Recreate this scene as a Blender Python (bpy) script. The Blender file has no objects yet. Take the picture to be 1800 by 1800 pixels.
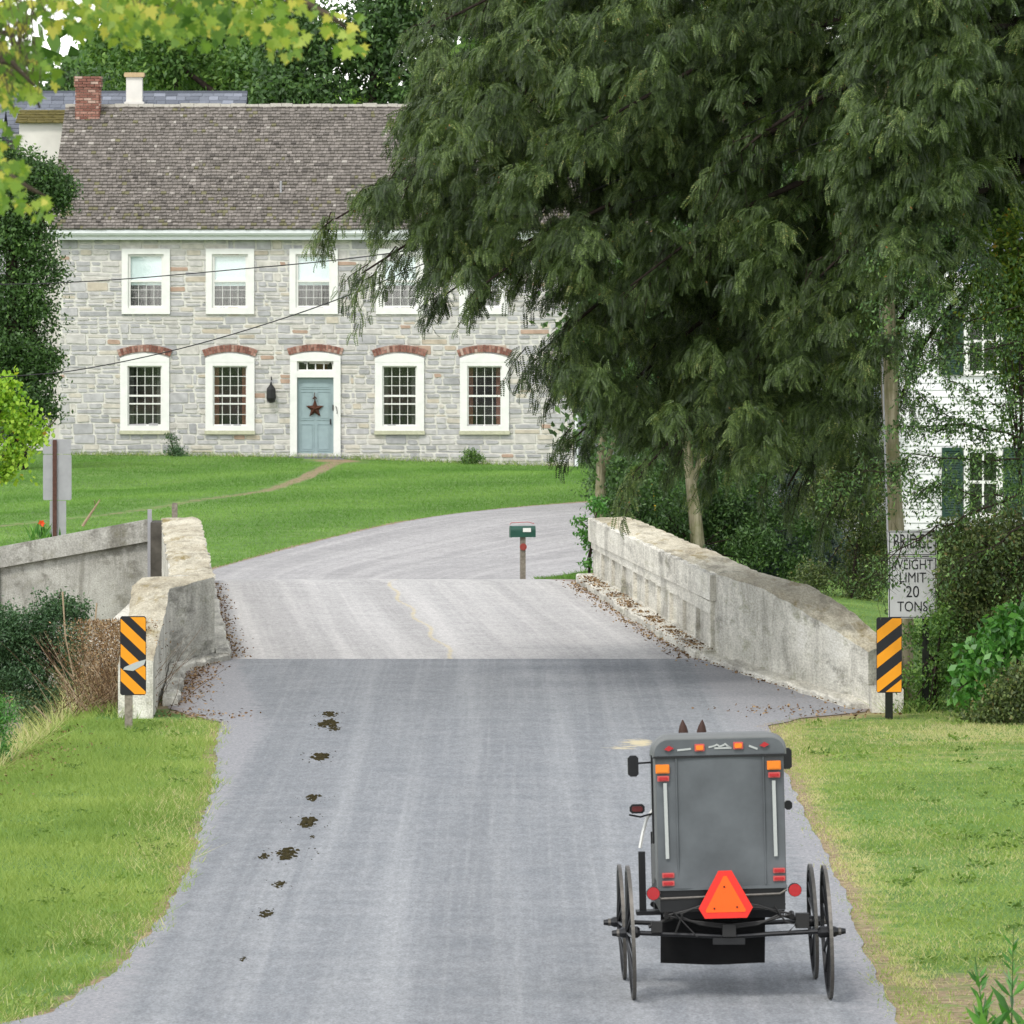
import bpy, math, random
import numpy as np
from mathutils import Vector, Matrix
random.seed(7); rng = np.random.default_rng(11)
R = math.radians
scene = bpy.context.scene
C = scene.collection
# ------------------------------------------------------------------ camera, sky, sun, exposure
EYE, FPX = 5.6, 13000.0          # eye height in metres; focal length in units of 1/1800 frame width
cam = bpy.data.cameras.new("camera"); co = bpy.data.objects.new("camera", cam); C.objects.link(co)
cam.sensor_width = 36; cam.lens = 36*FPX/1800; cam.shift_y = -(900-441)/1800.0
cam.clip_start = 1.0; cam.clip_end = 3000
co.location = (0, 0, EYE); co.rotation_euler = (R(90), 0, 0)
cam.dof.use_dof = True; cam.dof.focus_distance = 92; cam.dof.aperture_fstop = 18
scene.camera = co
SUN_EL, SUN_AZ = 52, 205          # azimuth clockwise from +Y: behind the camera, slightly left
w = bpy.data.worlds.new("World"); scene.world = w; w.use_nodes = True
nt = w.node_tree; nt.nodes.clear()
sky = nt.nodes.new("ShaderNodeTexSky"); sky.sky_type = 'NISHITA'; sky.sun_disc = False
sky.sun_elevation = R(SUN_EL); sky.sun_rotation = R(SUN_AZ); sky.air_density = 1.0; sky.dust_density = 0.6; sky.ozone_density = 1.0
hs = nt.nodes.new("ShaderNodeHueSaturation"); hs.inputs['Saturation'].default_value = 0.18; hs.inputs['Value'].default_value = 1.75
bg = nt.nodes.new("ShaderNodeBackground"); bg.inputs['Strength'].default_value = 0.15
wo = nt.nodes.new("ShaderNodeOutputWorld")
nt.links.new(sky.outputs[0], hs.inputs['Color']); nt.links.new(hs.outputs[0], bg.inputs['Color']); nt.links.new(bg.outputs[0], wo.inputs[0])
sl = bpy.data.lights.new("sun", 'SUN'); sl.energy = 1.5; sl.angle = R(11); sl.color = (1, .96, .9)
so = bpy.data.objects.new("sun", sl); C.objects.link(so)
az, el = R(SUN_AZ), R(SUN_EL)
sd = Vector((math.sin(az)*math.cos(el), math.cos(az)*math.cos(el), math.sin(el)))
so.rotation_euler = sd.to_track_quat('Z', 'Y').to_euler(); so.location = (0, -20, 40)
vs = scene.view_settings; vs.view_transform = 'Standard'; vs.look = 'None'; vs.gamma = 1; vs.exposure = 0.52
scene.cycles.use_denoising = True; scene.cycles.denoiser = 'OPENIMAGEDENOISE'
scene.cycles.max_bounces = 6; scene.cycles.diffuse_bounces = 3; scene.cycles.transparent_max_bounces = 8
scene.cycles.sample_clamp_indirect = 4

# ------------------------------------------------------------------ helpers
def P(px, py, Y): s = FPX/Y; return Vector(((px-900)/s, Y, EYE-(py-441)/s))
def G(px, py): s = (py-441)/EYE; return ((px-900)/s, FPX/s)
def lin(c):
    if isinstance(c, str): c = tuple(int(c[i:i+2], 16)/255 for i in (0, 2, 4))
    return tuple((x/12.92 if x <= .04045 else ((x+.055)/1.055)**2.4) for x in c)+(1,)
def hashf(ix, iy, s):
    h = (ix.astype(np.int64)*374761393 + iy.astype(np.int64)*668265263 + s*1442695041) & 0xffffffff
    h = ((h ^ (h >> 13))*1274126177) & 0xffffffff
    return ((h ^ (h >> 16)) & 0xffff)/65535.0
def noise(x, y, s=0):
    x = np.asarray(x, float); y = np.asarray(y, float)
    ix = np.floor(x); iy = np.floor(y); fx = x-ix; fy = y-iy
    fx = fx*fx*(3-2*fx); fy = fy*fy*(3-2*fy)
    a = hashf(ix, iy, s); b = hashf(ix+1, iy, s); c = hashf(ix, iy+1, s); d = hashf(ix+1, iy+1, s)
    return (a*(1-fx)+b*fx)*(1-fy)+(c*(1-fx)+d*fx)*fy
def fbm(x, y, s=0): return (noise(x, y, s)+.5*noise(x*2.1, y*2.1, s+1)+.25*noise(x*4.3, y*4.3, s+2))/1.75
def ss(a, b, x): t = np.clip((np.asarray(x, float)-a)/(b-a), 0, 1); return t*t*(3-2*t)

def link(o, parent=None):
    C.objects.link(o)
    if parent is not None: o.parent = parent
    return o
def tag(o, label=None, cat=None, group=None, kind=None):
    if label: o['label'] = label
    if cat: o['category'] = cat
    if group: o['group'] = group
    if kind: o['kind'] = kind
    return o
def thing(name, label, cat, loc=(0, 0, 0), rz=0, group=None):
    o = bpy.data.objects.new(name, None); o.empty_display_size = .2
    link(o); o.location = loc; o.rotation_euler = (0, 0, rz); return tag(o, label, cat, group)
class MB:
    def __init__(s): s.v = []; s.f = []; s.m = []; s.c = []
    def add(s, vs, fs, m=0, c=.5):
        b = len(s.v); s.v += [tuple(p) for p in vs]
        for f in fs: s.f.append([b+i for i in f]); s.m.append(m); s.c.append(c)
    def box(s, x0, x1, y0, y1, z0, z1, m=0, c=.5, M=None):
        vs = [Vector(p) for p in ((x0,y0,z0),(x1,y0,z0),(x1,y1,z0),(x0,y1,z0),(x0,y0,z1),(x1,y0,z1),(x1,y1,z1),(x0,y1,z1))]
        if M is not None: vs = [M @ p for p in vs]
        s.add(vs, [(0,3,2,1),(4,5,6,7),(0,1,5,4),(1,2,6,5),(2,3,7,6),(3,0,4,7)], m, c)
    def bbox(s, x0, x1, y0, y1, z0, z1, b, m=0, c=.5, M=None):   # box with chamfered edges (in the plan seen from y and z)
        pts = [(x0+b,z0),(x1-b,z0),(x1,z0+b),(x1,z1-b),(x1-b,z1),(x0+b,z1),(x0,z1-b),(x0,z0+b)]
        s.prism_y(pts, y0, y1, m, c, M)
    def prism_y(s, pts, y0, y1, m=0, c=.5, M=None):              # polygon (x,z), counter-clockwise seen from -Y, extruded along Y
        n = len(pts); vs = [Vector((p[0], y0, p[1])) for p in pts]+[Vector((p[0], y1, p[1])) for p in pts]
        if M is not None: vs = [M @ p for p in vs]
        s.add(vs, [list(range(n)), list(range(2*n-1, n-1, -1))]+[(i, i+n, (i+1) % n+n, (i+1) % n) for i in range(n)], m, c)
    def tube(s, pts, r, n=8, m=0, c=.5, caps=True):
        pts = [Vector(p) for p in pts]; k = len(pts)
        if not hasattr(r, '__len__'): r = [r]*k
        vs = []; up = Vector((0, 0, 1))
        for i, p in enumerate(pts):
            t = (pts[min(i+1, k-1)]-pts[max(i-1, 0)]).normalized()
            a = t.cross(up)
            if a.length < .05: a = t.cross(Vector((0, 1, 0)))
            a.normalize(); b = t.cross(a)
            for j in range(n):
                an = 2*math.pi*j/n; vs.append(p+(a*math.cos(an)+b*math.sin(an))*r[i])
        fs = [(i*n+j, i*n+(j+1) % n, (i+1)*n+(j+1) % n, (i+1)*n+j) for i in range(k-1) for j in range(n)]
        if caps: fs += [list(range(n-1, -1, -1)), list(range((k-1)*n, k*n))]
        s.add(vs, fs, m, c)
    def build(s, name, mats, parent=None, smooth=False, attr=True):
        me = bpy.data.meshes.new(name); me.from_pydata(s.v, [], s.f)
        for m in (mats if isinstance(mats, (list, tuple)) else [mats]): me.materials.append(m)
        me.polygons.foreach_set('material_index', s.m)
        if smooth: me.polygons.foreach_set('use_smooth', [True]*len(s.f))
        if attr:
            a = me.attributes.new('var', 'FLOAT', 'FACE'); a.data.foreach_set('value', s.c)
        me.update(); o = bpy.data.objects.new(name, me); return link(o, parent)
def np_mesh(name, v, f, mat, var=None, parent=None, smooth=False, vattr=None, mats=None, midx=None):
    v = np.ascontiguousarray(v, dtype=np.float32); f = np.ascontiguousarray(f, dtype=np.int32)
    me = bpy.data.meshes.new(name); k = f.shape[1]
    me.vertices.add(len(v)); me.vertices.foreach_set('co', v.ravel())
    me.loops.add(f.size); me.loops.foreach_set('vertex_index', f.ravel())
    me.polygons.add(len(f)); me.polygons.foreach_set('loop_start', np.arange(0, f.size, k, dtype=np.int32))
    me.polygons.foreach_set('loop_total', np.full(len(f), k, dtype=np.int32))
    if smooth: me.polygons.foreach_set('use_smooth', np.ones(len(f), dtype=bool))
    for m in (mats or [mat]): me.materials.append(m)
    if midx is not None: me.polygons.foreach_set('material_index', np.asarray(midx, dtype=np.int32))
    if var is not None:
        a = me.attributes.new('var', 'FLOAT', 'FACE'); a.data.foreach_set('value', np.asarray(var, dtype=np.float32))
    for n_, d in (vattr or {}).items():
        a = me.attributes.new(n_, 'FLOAT', 'POINT'); a.data.foreach_set('value', np.asarray(d, dtype=np.float32))
    me.update(calc_edges=True); me.validate(); o = bpy.data.objects.new(name, me); return link(o, parent)

# ------------------------------------------------------------------ material helpers
class Mat:
    def __init__(s, name, rough=.8, spec=.3, metal=0):
        s.m = bpy.data.materials.new(name); s.m.use_nodes = True; s.t = s.m.node_tree; s.n = s.t.nodes; s.l = s.t.links
        s.b = s.n['Principled BSDF']; s.b.inputs['Roughness'].default_value = rough
        s.b.inputs['Specular IOR Level'].default_value = spec; s.b.inputs['Metallic'].default_value = metal
    def node(s, t, **kw):
        n = s.n.new(t)
        for k, v in kw.items(): setattr(n, k, v)
        return n
    def coord(s, kind='Object', scale=(1, 1, 1), rot=(0, 0, 0)):
        t = s.node('ShaderNodeTexCoord'); mp = s.node('ShaderNodeMapping')
        mp.inputs['Scale'].default_value = scale; mp.inputs['Rotation'].default_value = rot
        s.l.new(t.outputs[kind], mp.inputs[0]); return mp.outputs[0]
    def noise(s, vec, scale, detail=4, rough=.55, dist=0):
        n = s.node('ShaderNodeTexNoise'); n.inputs['Scale'].default_value = scale; n.inputs['Detail'].default_value = detail
        n.inputs['Roughness'].default_value = rough; n.inputs['Distortion'].default_value = dist
        if vec is not None: s.l.new(vec, n.inputs['Vector'])
        return n.outputs['Fac']
    def ramp(s, fac, stops):
        r = s.node('ShaderNodeValToRGB'); e = r.color_ramp.elements
        while len(e) < len(stops): e.new(.5)
        for el_, (p, c) in zip(e, stops): el_.position = p; el_.color = lin(c) if isinstance(c, str) else ((c, c, c, 1) if not hasattr(c, '__len__') else tuple(c))
        s.l.new(fac, r.inputs[0]); return r.outputs[0]
    def attr(s, name): a = s.node('ShaderNodeAttribute', attribute_name=name); return a.outputs['Fac']
    def mix(s, fac, a, b, mode='MIX'):
        n = s.node('ShaderNodeMix', data_type='RGBA', blend_type=mode)
        for k, v in ((0, fac), (6, a), (7, b)):
            if hasattr(v, 'is_output'): s.l.new(v, n.inputs[k])
            else: n.inputs[k].default_value = v if k == 0 else (lin(v) if isinstance(v, str) else v)
        return n.outputs[2]
    def math(s, op, a, b=0, c=None):
        n = s.node('ShaderNodeMath', operation=op)
        for k, v in enumerate((a, b) if c is None else (a, b, c)):
            if hasattr(v, 'is_output'): s.l.new(v, n.inputs[k])
            else: n.inputs[k].default_value = v
        return n.outputs[0]
    def color(s, c):
        if hasattr(c, 'is_output'): s.l.new(c, s.b.inputs['Base Color'])
        else: s.b.inputs['Base Color'].default_value = lin(c)
    def bump(s, h, strength=.5, dist=.02):
        b = s.node('ShaderNodeBump'); b.inputs['Strength'].default_value = strength; b.inputs['Distance'].default_value = dist
        s.l.new(h, b.inputs['Height']); s.l.new(b.outputs[0], s.b.inputs['Normal'])
    def leafy(s, amount=.3):
        t = s.node('ShaderNodeBsdfTranslucent'); mx = s.node('ShaderNodeMixShader'); mx.inputs[0].default_value = amount
        src = s.b.inputs['Base Color'].links[0].from_socket
        g = s.node('ShaderNodeMix', data_type='RGBA', blend_type='MULTIPLY'); g.inputs[0].default_value = 1
        s.l.new(src, g.inputs[6]); g.inputs[7].default_value = (1.25, 1.3, .6, 1)
        s.l.new(g.outputs[2], t.inputs[0]); s.l.new(s.b.outputs[0], mx.inputs[1]); s.l.new(t.outputs[0], mx.inputs[2])
        s.l.new(mx.outputs[0], s.n['Material Output'].inputs[0])
        return s
def plain(name, col, rough=.7, spec=.3, metal=0, nz=.12, scale=8, bump=0):
    m = Mat(name, rough, spec, metal); f = m.noise(m.coord(), scale, 5)
    a = m.mix(1.0, col, m.ramp(f, [(.3, 1-nz*2), (.7, 1.0)]), 'MULTIPLY'); m.color(a)
    if bump: m.bump(f, bump, .01)
    return m.m
def leafmat(name, stops, amount=.3, rough=.5, spec=.35):
    m = Mat(name, rough, spec); m.color(m.ramp(m.attr('var'), stops)); m.leafy(amount); return m.m
def varmat(name, stops, rough=.8, spec=.2, nz=.15, scale=12, bump=.3):
    m = Mat(name, rough, spec); f = m.noise(m.coord(), scale, 5)
    m.color(m.mix(1.0, m.ramp(m.attr('var'), stops), m.ramp(f, [(.25, 1-2*nz), (.75, 1.0)]), 'MULTIPLY'))
    if bump: m.bump(f, bump, .02)
    return m.m

# ------------------------------------------------------------------ materials
def concrete_mat(name, light, mid, dark, moss='6d6c48', streak=1.0, mossy=.25, ysc=.14):
    m = Mat(name, .9, .15); v = m.coord(scale=(1, ysc, 1))
    base = m.ramp(m.noise(v, 1.6, 6, .65), [(.3, mid), (.6, light), (.8, light)])
    st = m.noise(m.coord(scale=(3.2, 3.2*ysc, .5)), 1.3, 6, .7, .4)
    c = m.mix(m.ramp(st, [(.47, 0.0), (.68, .55*streak)]), base, dark)
    bl = m.noise(v, 2.3, 5, .7)
    c = m.mix(m.ramp(bl, [(.54, 0.0), (.66, .6*streak)]), c, dark)
    mo = m.noise(v, 3.1, 6, .7)
    c = m.mix(m.ramp(mo, [(.55, 0.0), (.72, mossy*2)]), c, moss)
    fi = m.noise(v, 45, 3); c = m.mix(.5, c, m.ramp(fi, [(.35, .35), (.65, .75)]), 'OVERLAY')
    m.color(c); m.bump(m.math('ADD', m.noise(v, 9, 5), m.math('MULTIPLY', fi, .4)), .5, .03); return m.m
M_CONC = concrete_mat('weathered concrete', 'c9c5b8', 'a8a499', '56544d')
M_CONC_WING = concrete_mat('stained concrete', 'cac6ba', 'a5a296', '5f5d54', '666846', 1.1, .4)
M_CONC_TOP = concrete_mat('lichen coping', 'b9b29e', '958b74', '5d5645', '7e7048', 1.0, .7)
M_CONC_FAR = concrete_mat('retaining concrete', 'a5a39b', '88867f', '5c5950', '6b6852', 1.1, .2, 1.0)
def road_mat(name, dark, light, streak, pale, speck=.5):
    m = Mat(name, .92, .12); uv = m.coord('UV'); ob = m.coord()
    base = m.ramp(m.noise(ob, 1.3, 5, .6), [(.3, dark), (.7, light)])
    mp = m.coord('UV', (2.4, .028, 1))
    st = m.noise(mp, 1.0, 4, .55, .3)
    c = m.mix(m.ramp(st, [(.46, 0.0), (.68, streak)]), base, pale)
    st2 = m.noise(m.coord('UV', (16, .10, 1)), 1.0, 3, .5)
    c = m.mix(m.ramp(st2, [(.5, 0.0), (.75, streak*.6)]), c, pale)
    sp = m.noise(m.coord(scale=(1, .35, 1)), 48, 3, .75)
    c = m.mix(speck, c, m.ramp(sp, [(.36, .12), (.64, .88)]), 'OVERLAY')
    sp2 = m.noise(m.coord(scale=(1, .22, 1)), 13, 5, .75)
    c = m.mix(.3, c, m.ramp(sp2, [(.36, .3), (.64, .7)]), 'OVERLAY')
    wt = m.noise(m.coord('UV', (.9, .012, 1)), 1.0, 2, .5)
    c = m.mix(.2, c, m.ramp(wt, [(.38, .36), (.62, .64)]), 'OVERLAY')
    sm = m.attr('smear')
    c = m.mix(m.ramp(m.math('ADD', sm, m.math('MULTIPLY', m.math('SUBTRACT', m.noise(m.coord(scale=(1, .3, 1)), 12, 5, .75), .5), 1.6)), [(.42, 0.0), (.8, .7)]), c, '5d5a44')
    e = m.attr('edge'); en = m.noise(ob, 3.5, 5, .7)
    grav = m.ramp(m.noise(ob, 30, 3, .8), [(.3, '696869'), (.5, '88888b'), (.7, 'aeaaa6')])
    c = m.mix(m.ramp(m.math('ADD', e, m.math('MULTIPLY', m.math('SUBTRACT', en, .5), .9)), [(.45, 0.0), (.62, .75)]), c, grav)
    d = m.attr('dirt')
    c = m.mix(m.ramp(m.math('ADD', d, m.math('MULTIPLY', m.math('SUBTRACT', en, .5), 1.1)), [(.4, 0.0), (.75, .8)]), c,
              m.ramp(m.noise(ob, 18, 3, .8), [(.3, '5f4a3c'), (.55, '8a7564'), (.75, 'a2968c')]))
    y = m.attr('stain')
    c = m.mix(m.ramp(m.math('ADD', y, m.math('MULTIPLY', m.math('SUBTRACT', m.noise(ob, 5, 4, .6), .5), 1.2)), [(.5, 0.0), (.68, .7)]), c, 'c9ba92')
    cl = m.attr('line')
    c = m.mix(m.ramp(m.math('ADD', cl, m.math('MULTIPLY', m.math('SUBTRACT', m.noise(ob, 2.2, 5, .7), .5), 1.0)), [(.55, 0.0), (1.0, .5)]), c, 'c4b27c')
    m.color(c); m.bump(sp, .35, .01); return m.m
M_ROAD = road_mat('asphalt', '717477', '7e8082', .36, '9c9d9d', .26)
M_DECK = road_mat('worn bridge asphalt', '989694', 'a6a4a1', .5, 'bdbab6', .22)
M_FAR = road_mat('far asphalt', '8b8988', '9a9896', .5, 'b2afac', .2)
def ground_mat():
    m = Mat('grass ground', .95, .1); ob = m.coord()
    n1 = m.noise(ob, .35, 5, .6); n2 = m.noise(ob, 2.5, 5, .65); n3 = m.noise(ob, 22, 4, .75)
    g = m.ramp(m.math('ADD', m.math('MULTIPLY', n1, .5), m.math('MULTIPLY', n2, .5)), [(.3, '486430'), (.5, '5b783c'), (.7, '768d4e')])
    g = m.mix(.65, g, m.ramp(n3, [(.32, .18), (.68, .82)]), 'OVERLAY')
    str_ = m.noise(m.coord(scale=(.28, 1.6, 1), rot=(0, 0, .5)), .45, 2)
    g = m.mix(.35, g, m.ramp(str_, [(.42, .38), (.58, .62)]), 'OVERLAY')
    dry = m.attr('dry')
    g = m.mix(m.ramp(m.math('ADD', dry, m.math('MULTIPLY', m.math('SUBTRACT', n2, .5), 1.6)), [(.45, 0.0), (.8, .8)]), g,
              m.ramp(n3, [(.3, '7c7648'), (.7, 'b5a878')]))
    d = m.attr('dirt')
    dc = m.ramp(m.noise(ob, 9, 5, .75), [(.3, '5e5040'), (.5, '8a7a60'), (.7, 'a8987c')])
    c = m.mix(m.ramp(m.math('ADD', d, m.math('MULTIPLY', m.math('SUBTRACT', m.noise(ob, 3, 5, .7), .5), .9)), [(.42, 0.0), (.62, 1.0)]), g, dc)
    m.color(c); m.bump(n3, .6, .04); return m.m
M_GROUND = ground_mat()
M_BLADE = leafmat('grass blades', [(0, '4c642c'), (.35, '6a843e'), (.65, '8c9e54'), (.85, 'a6b06c'), (1, 'beb08c')], .35, .6, .2)
M_BLADE_F = leafmat('lawn blades', [(0, '46662a'), (.5, '5c8238'), (1, '7b9c4e')], .3, .6, .2)
M_LOCUST = leafmat('locust leaves', [(0, '1c2713'), (.3, '30401f'), (.6, '475a2b'), (.82, '647640'), (.94, '84874e'), (1, '80582a')], .28, .5, .35)
M_DARKTREE = leafmat('dark tree leaves', [(0, '263a1c'), (.5, '3a5628'), (.85, '55743a'), (1, '748e4a')], .25, .5, .4)
M_MIDTREE = leafmat('mid green leaves', [(0, '345024'), (.5, '4e7032'), (1, '7c9a48')], .3)
M_MAPLE = leafmat('maple leaves', [(0, '3c5c22'), (.4, '688630'), (.75, '96a444'), (1, 'b8ac50')], .4, .5, .3)
M_YOUNG = leafmat('young maple leaves', [(0, '5a8a24'), (.5, '86aa34'), (.93, 'a6bf46'), (1, 'c0562c')], .4)
M_OLIVE = leafmat('olive shrub leaves', [(0, '2c381e'), (.5, '4a5a30'), (.8, '6a7842'), (1, '7a6040')], .25)
M_VINE = leafmat('vine leaves', [(0, '2f5a20'), (.5, '467a30'), (1, '6ea048')], .3, .4, .5)
M_SPRUCE = leafmat('blue spruce needles', [(0, '1f2c26'), (.5, '3a4a44'), (1, '6a7c78')], .1, .6)
M_YEW = leafmat('evergreen needles', [(0, '1b3312'), (.5, '2f5220'), (1, '4f7c30')], .15, .6)
M_BUSHBLUE = leafmat('honeysuckle leaves', [(0, '22381e'), (.5, '3c5a38'), (1, '64805a')], .25)
M_DRYLEAF = leafmat('dead leaves', [(0, '40301f'), (.5, '6e543c'), (1, 'a48c6c')], .15, .8, .1)
M_BARK = plain('grey brown bark', '5a5044', .95, .1, 0, .3, 14, .8)
M_BARKDARK = plain('dark bark', '38302a', .95, .1, 0, .3, 14, .8)
def pole_mat():
    m = Mat('mossy pole wood', .95, .1); n = m.noise(m.coord(scale=(9, 9, .8)), 1.5, 5, .7); n2 = m.noise(m.coord(), 2.5, 5, .7)
    c = m.ramp(n, [(.3, '55503f'), (.5, '857e68'), (.7, 'a39b86')])
    m.color(m.mix(m.ramp(n2, [(.45, 0.0), (.65, .6)]), c, '5e6236')); m.bump(n, .6, .02); return m.m
M_POLE = pole_mat()
M_STONE = varmat('limestone blocks', [(0, 'a5a4a4'), (.25, 'b6b4b4'), (.5, 'c0bdba'), (.72, 'cac5bc'), (.86, 'c8bfae'), (.95, 'bcb09e'), (1, 'b49a88')], .9, .15, .2, 5, .6)
M_MORTAR = plain('lime mortar', 'cfccc3', .95, .1, 0, .12, 6, .3)
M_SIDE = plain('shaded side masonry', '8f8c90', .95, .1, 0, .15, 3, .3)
M_PLASTER = plain('white plaster', 'cfcbc2', .9, .15, 0, .08, 2)
M_GREYWALL = plain('grey render', 'a3a0a4', .9, .15, 0, .08, 2)
M_SHINGLE = varmat('wood shingles', [(0, '5f5a55'), (.3, '78726b'), (.6, '88817a'), (.86, '958e86'), (.95, 'a7a198'), (1, '78745a')], .95, .1, .2, 9, .4)
M_RIDGE = plain('pale ridge cap', 'b5b0a6', .9)
M_SLATE = varmat('blue slate', [(0, '565a62'), (.5, '6c7078'), (1, '838790')], .8, .25, .1, 9, .2)
M_MOSSROOF = plain('mossy roof', '6a6238', .95, .1, 0, .3, 6, .5)
M_BRICK = varmat('red brick', [(0, '7a5248'), (.5, '93685b'), (.85, 'a88072'), (1, 'bba294')], .9, .15, .2, 20, .3)
M_BRICKMORT = plain('brick mortar', '9c8c80', .95)
M_WHITE = plain('white painted wood', 'd9d8d2', .6, .3, 0, .05, 5)
M_GUTTER = plain('gutter white', 'd4d6d6', .4, .4, 0, .05, 3)
M_BLIND = plain('pale blind', 'd5e2e0', .8, .2, 0, .05, 20)
M_CURTAIN = varmat('lace curtain', [(0, '50504f'), (1, '7c7b78')], .9, .1, .2, 30, 0)
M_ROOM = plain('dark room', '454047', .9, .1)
M_GLOW = plain('warm room shade', '6a4a30', .9, .1)
def glass():
    m = Mat('window glass', .05, .5); g = m.node('ShaderNodeBsdfGlossy'); g.inputs['Roughness'].default_value = .04
    t = m.node('ShaderNodeBsdfTransparent'); t.inputs[0].default_value = (.985, .99, .99, 1)
    fr = m.node('ShaderNodeLayerWeight'); fr.inputs[0].default_value = .5; mx = m.node('ShaderNodeMixShader')
    m.l.new(m.math('ADD', m.math('MULTIPLY', m.math('POWER', fr.outputs['Facing'], 4), .6), .06), mx.inputs[0]); m.l.new(t.outputs[0], mx.inputs[1]); m.l.new(g.outputs[0], mx.inputs[2])
    m.l.new(mx.outputs[0], m.n['Material Output'].inputs[0]); return m.m
M_GLASS = glass()
M_DOOR = plain('blue grey door paint', '8a9b9d', .55, .35, 0, .06, 6)
M_IRON = plain('black iron', '1c1b1a', .6, .4)
M_RUST = plain('rusty metal', '5a3a2c', .85, .2, .2, .25, 25)
M_STEP = plain('stone step', '77777a', .9)
M_SHUTTER = plain('dark green shutters', '1d3a2e', .6, .3)
M_SIDING = plain('white clapboard', 'd6d6d4', .7, .25, 0, .05, 3)
M_ALU = plain('sign back aluminium', '9b9a9c', .5, .4, .3, .08, 6)
M_POSTBROWN = plain('rusty sign post', '5b4038', .8, .2, .2, .2, 20)
M_SIGNWHITE = plain('white sign sheet', 'a8a8a6', .5, .3, 0, .08, 6)
M_SIGNBLACK = plain('black sign print', '16161a', .5, .3)
M_SIGNYEL = plain('amber sign sheet', 'd48a0c', .5, .3, 0, .05, 6)
M_POSTDARK = plain('dark green post', '23261f', .8, .2, .2, .2, 15)
M_MAILBOX = plain('green mailbox paint', '1e4a3c', .45, .4)
M_WEATHERED = plain('weathered wood', '8a8275', .95, .1, 0, .25, 20, .5)
M_REDREF = plain('red reflector', 'a01c22', .25, .5, 0, .05, 40)
M_AMBER = plain('amber reflector', 'd9760c', .3, .5, 0, .05, 40)
M_BUGGY = plain('grey buggy cloth', '5c6062', .75, .25, 0, .2, 2.6, .3)
M_BUGGYTOP = plain('grey buggy roof', '6a6c6b', .7, .25, 0, .07, 3)
M_BLACK = plain('black lacquer', '101012', .4, .4, 0, .1, 9)
M_RUBBER = plain('black rubber flap', '151516', .85, .2, 0, .2, 6, .4)
M_TAPE = plain('silver reflective tape', 'a3a6a2', .35, .4, 0, .05, 30)
M_STEEL = plain('worn steel tyre', '6a6660', .5, .4, .6, .15, 30)
M_SMVO = plain('fluorescent orange', 'ff5a12', .5, .3, 0, .03, 30)
M_SMVR = plain('red orange border', 'd8281c', .4, .4, 0, .05, 30)
M_PINK = plain('pale red surround', 'b8504c', .5, .3)
M_HORSE = plain('dark bay coat', '3a2218', .6, .3, 0, .15, 5)
M_MANE = plain('black horse hair', '120e0c', .7, .3)
M_DUNG = plain('horse dung', '3c3620', .95, .1, 0, .3, 30, .8)
M_TWIG = varmat('dry twigs', [(0, '4a3828'), (.5, '77604a'), (1, 'a8967c')], .95, .1, .2, 20, 0)
M_WIRE = plain('dark cable', '2a2a2a', .6)
M_CREEK = plain('creek water', '2b3226', .1, .5, 0, .2, 3)
M_FLOWER = plain('orange petals', 'd84a18', .6)
M_YELLOW = plain('yellow guard', 'c8a01c', .6)
M_CAPSTONE = plain('tan chimney cap', 'b8a07c', .9)
# ------------------------------------------------------------------ terrain
def height(x, y):
    x = np.asarray(x, float); y = np.asarray(y, float)
    bank = np.interp(y, [40, 60, 70, 76, 82, 88, 99, 126, 160], [-14, -8.5, -6.3, -5.45, -5.1, -4.95, -4.6, -4.9, -8.6])
    left = ss(0.0, 3.2, bank-x)*ss(62, 76, y)*(1-ss(126.0, 126.6, y)*ss(-8.9, -8.6, x))*(1-ss(126, 142, y))
    z = -2.1*left
    under = ss(-7, -6, x)*(1-ss(1.6, 4.2, x))*ss(103.2, 104.5, y)*(1-ss(121, 122.5, y))
    z = np.minimum(z, -2.2*under)
    z = z-.22*ss(125, 131, y)*(1-ss(138, 158, y))*ss(-8, -5.5, x)*(1-ss(10, 16, x))
    z = z-.22*ss(185, 196, y)*ss(-6, 2, x)
    z = z-.35*ss(96, 108, y)*(1-ss(122, 130, y))*ss(4.8, 8, x)
    z = z+.5*ss(5, 11, np.abs(x))*(fbm(x*.15, y*.08, 4)-.5)*ss(20, 60, y)
    far = ss(260, 800, np.hypot(x, y)); z = z+far*6*(fbm(x*.004, y*.004, 9)-.35)
    return z
RE_L = [(-60, -3.9), (50, -3.95), (53.6, -3.7), (54.4, -3.35), (57.4, -3.09), (61.7, -2.95), (66.8, -2.93), (75.9, -3.1), (87.8, -3.48), (90.5, -4.22), (97.6, -4.5), (98.5, -4.5), (101.2, -4.02), (101.4, -4.02)]
RE_R = [(-60, 2.9), (57, 2.8), (65, 2.9), (76, 2.92), (87.2, 3.0), (88.6, 3.5), (89.8, 4.3), (90.6, 4.42), (101.4, 2.77)]
def redge(t, y): return np.interp(y, [a for a, b in t], [b for a, b in t])
FARE = [(-9.5, 127.0), (-7.0, 131.5), (-5.4, 135.5), (-4.4, 143), (-2.35, 153), (0, 161), (1.7, 165), (5, 170), (10, 175), (25, 182), (60, 190)]
PATH = [(-4.7, 196), (-5.1, 183), (-5.7, 173), (-7, 165), (-8.4, 157), (-12, 148)]
def poly_dist(x, y, pts):
    d = np.full(np.shape(x), 1e9)
    for (ax, ay), (bx, by) in zip(pts[:-1], pts[1:]):
        dx, dy = bx-ax, by-ay; t = np.clip(((x-ax)*dx+(y-ay)*dy)/(dx*dx+dy*dy), 0, 1)
        d = np.minimum(d, np.hypot(x-ax-t*dx, y-ay-t*dy))
    return d
MED = FARE[:9]
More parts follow.
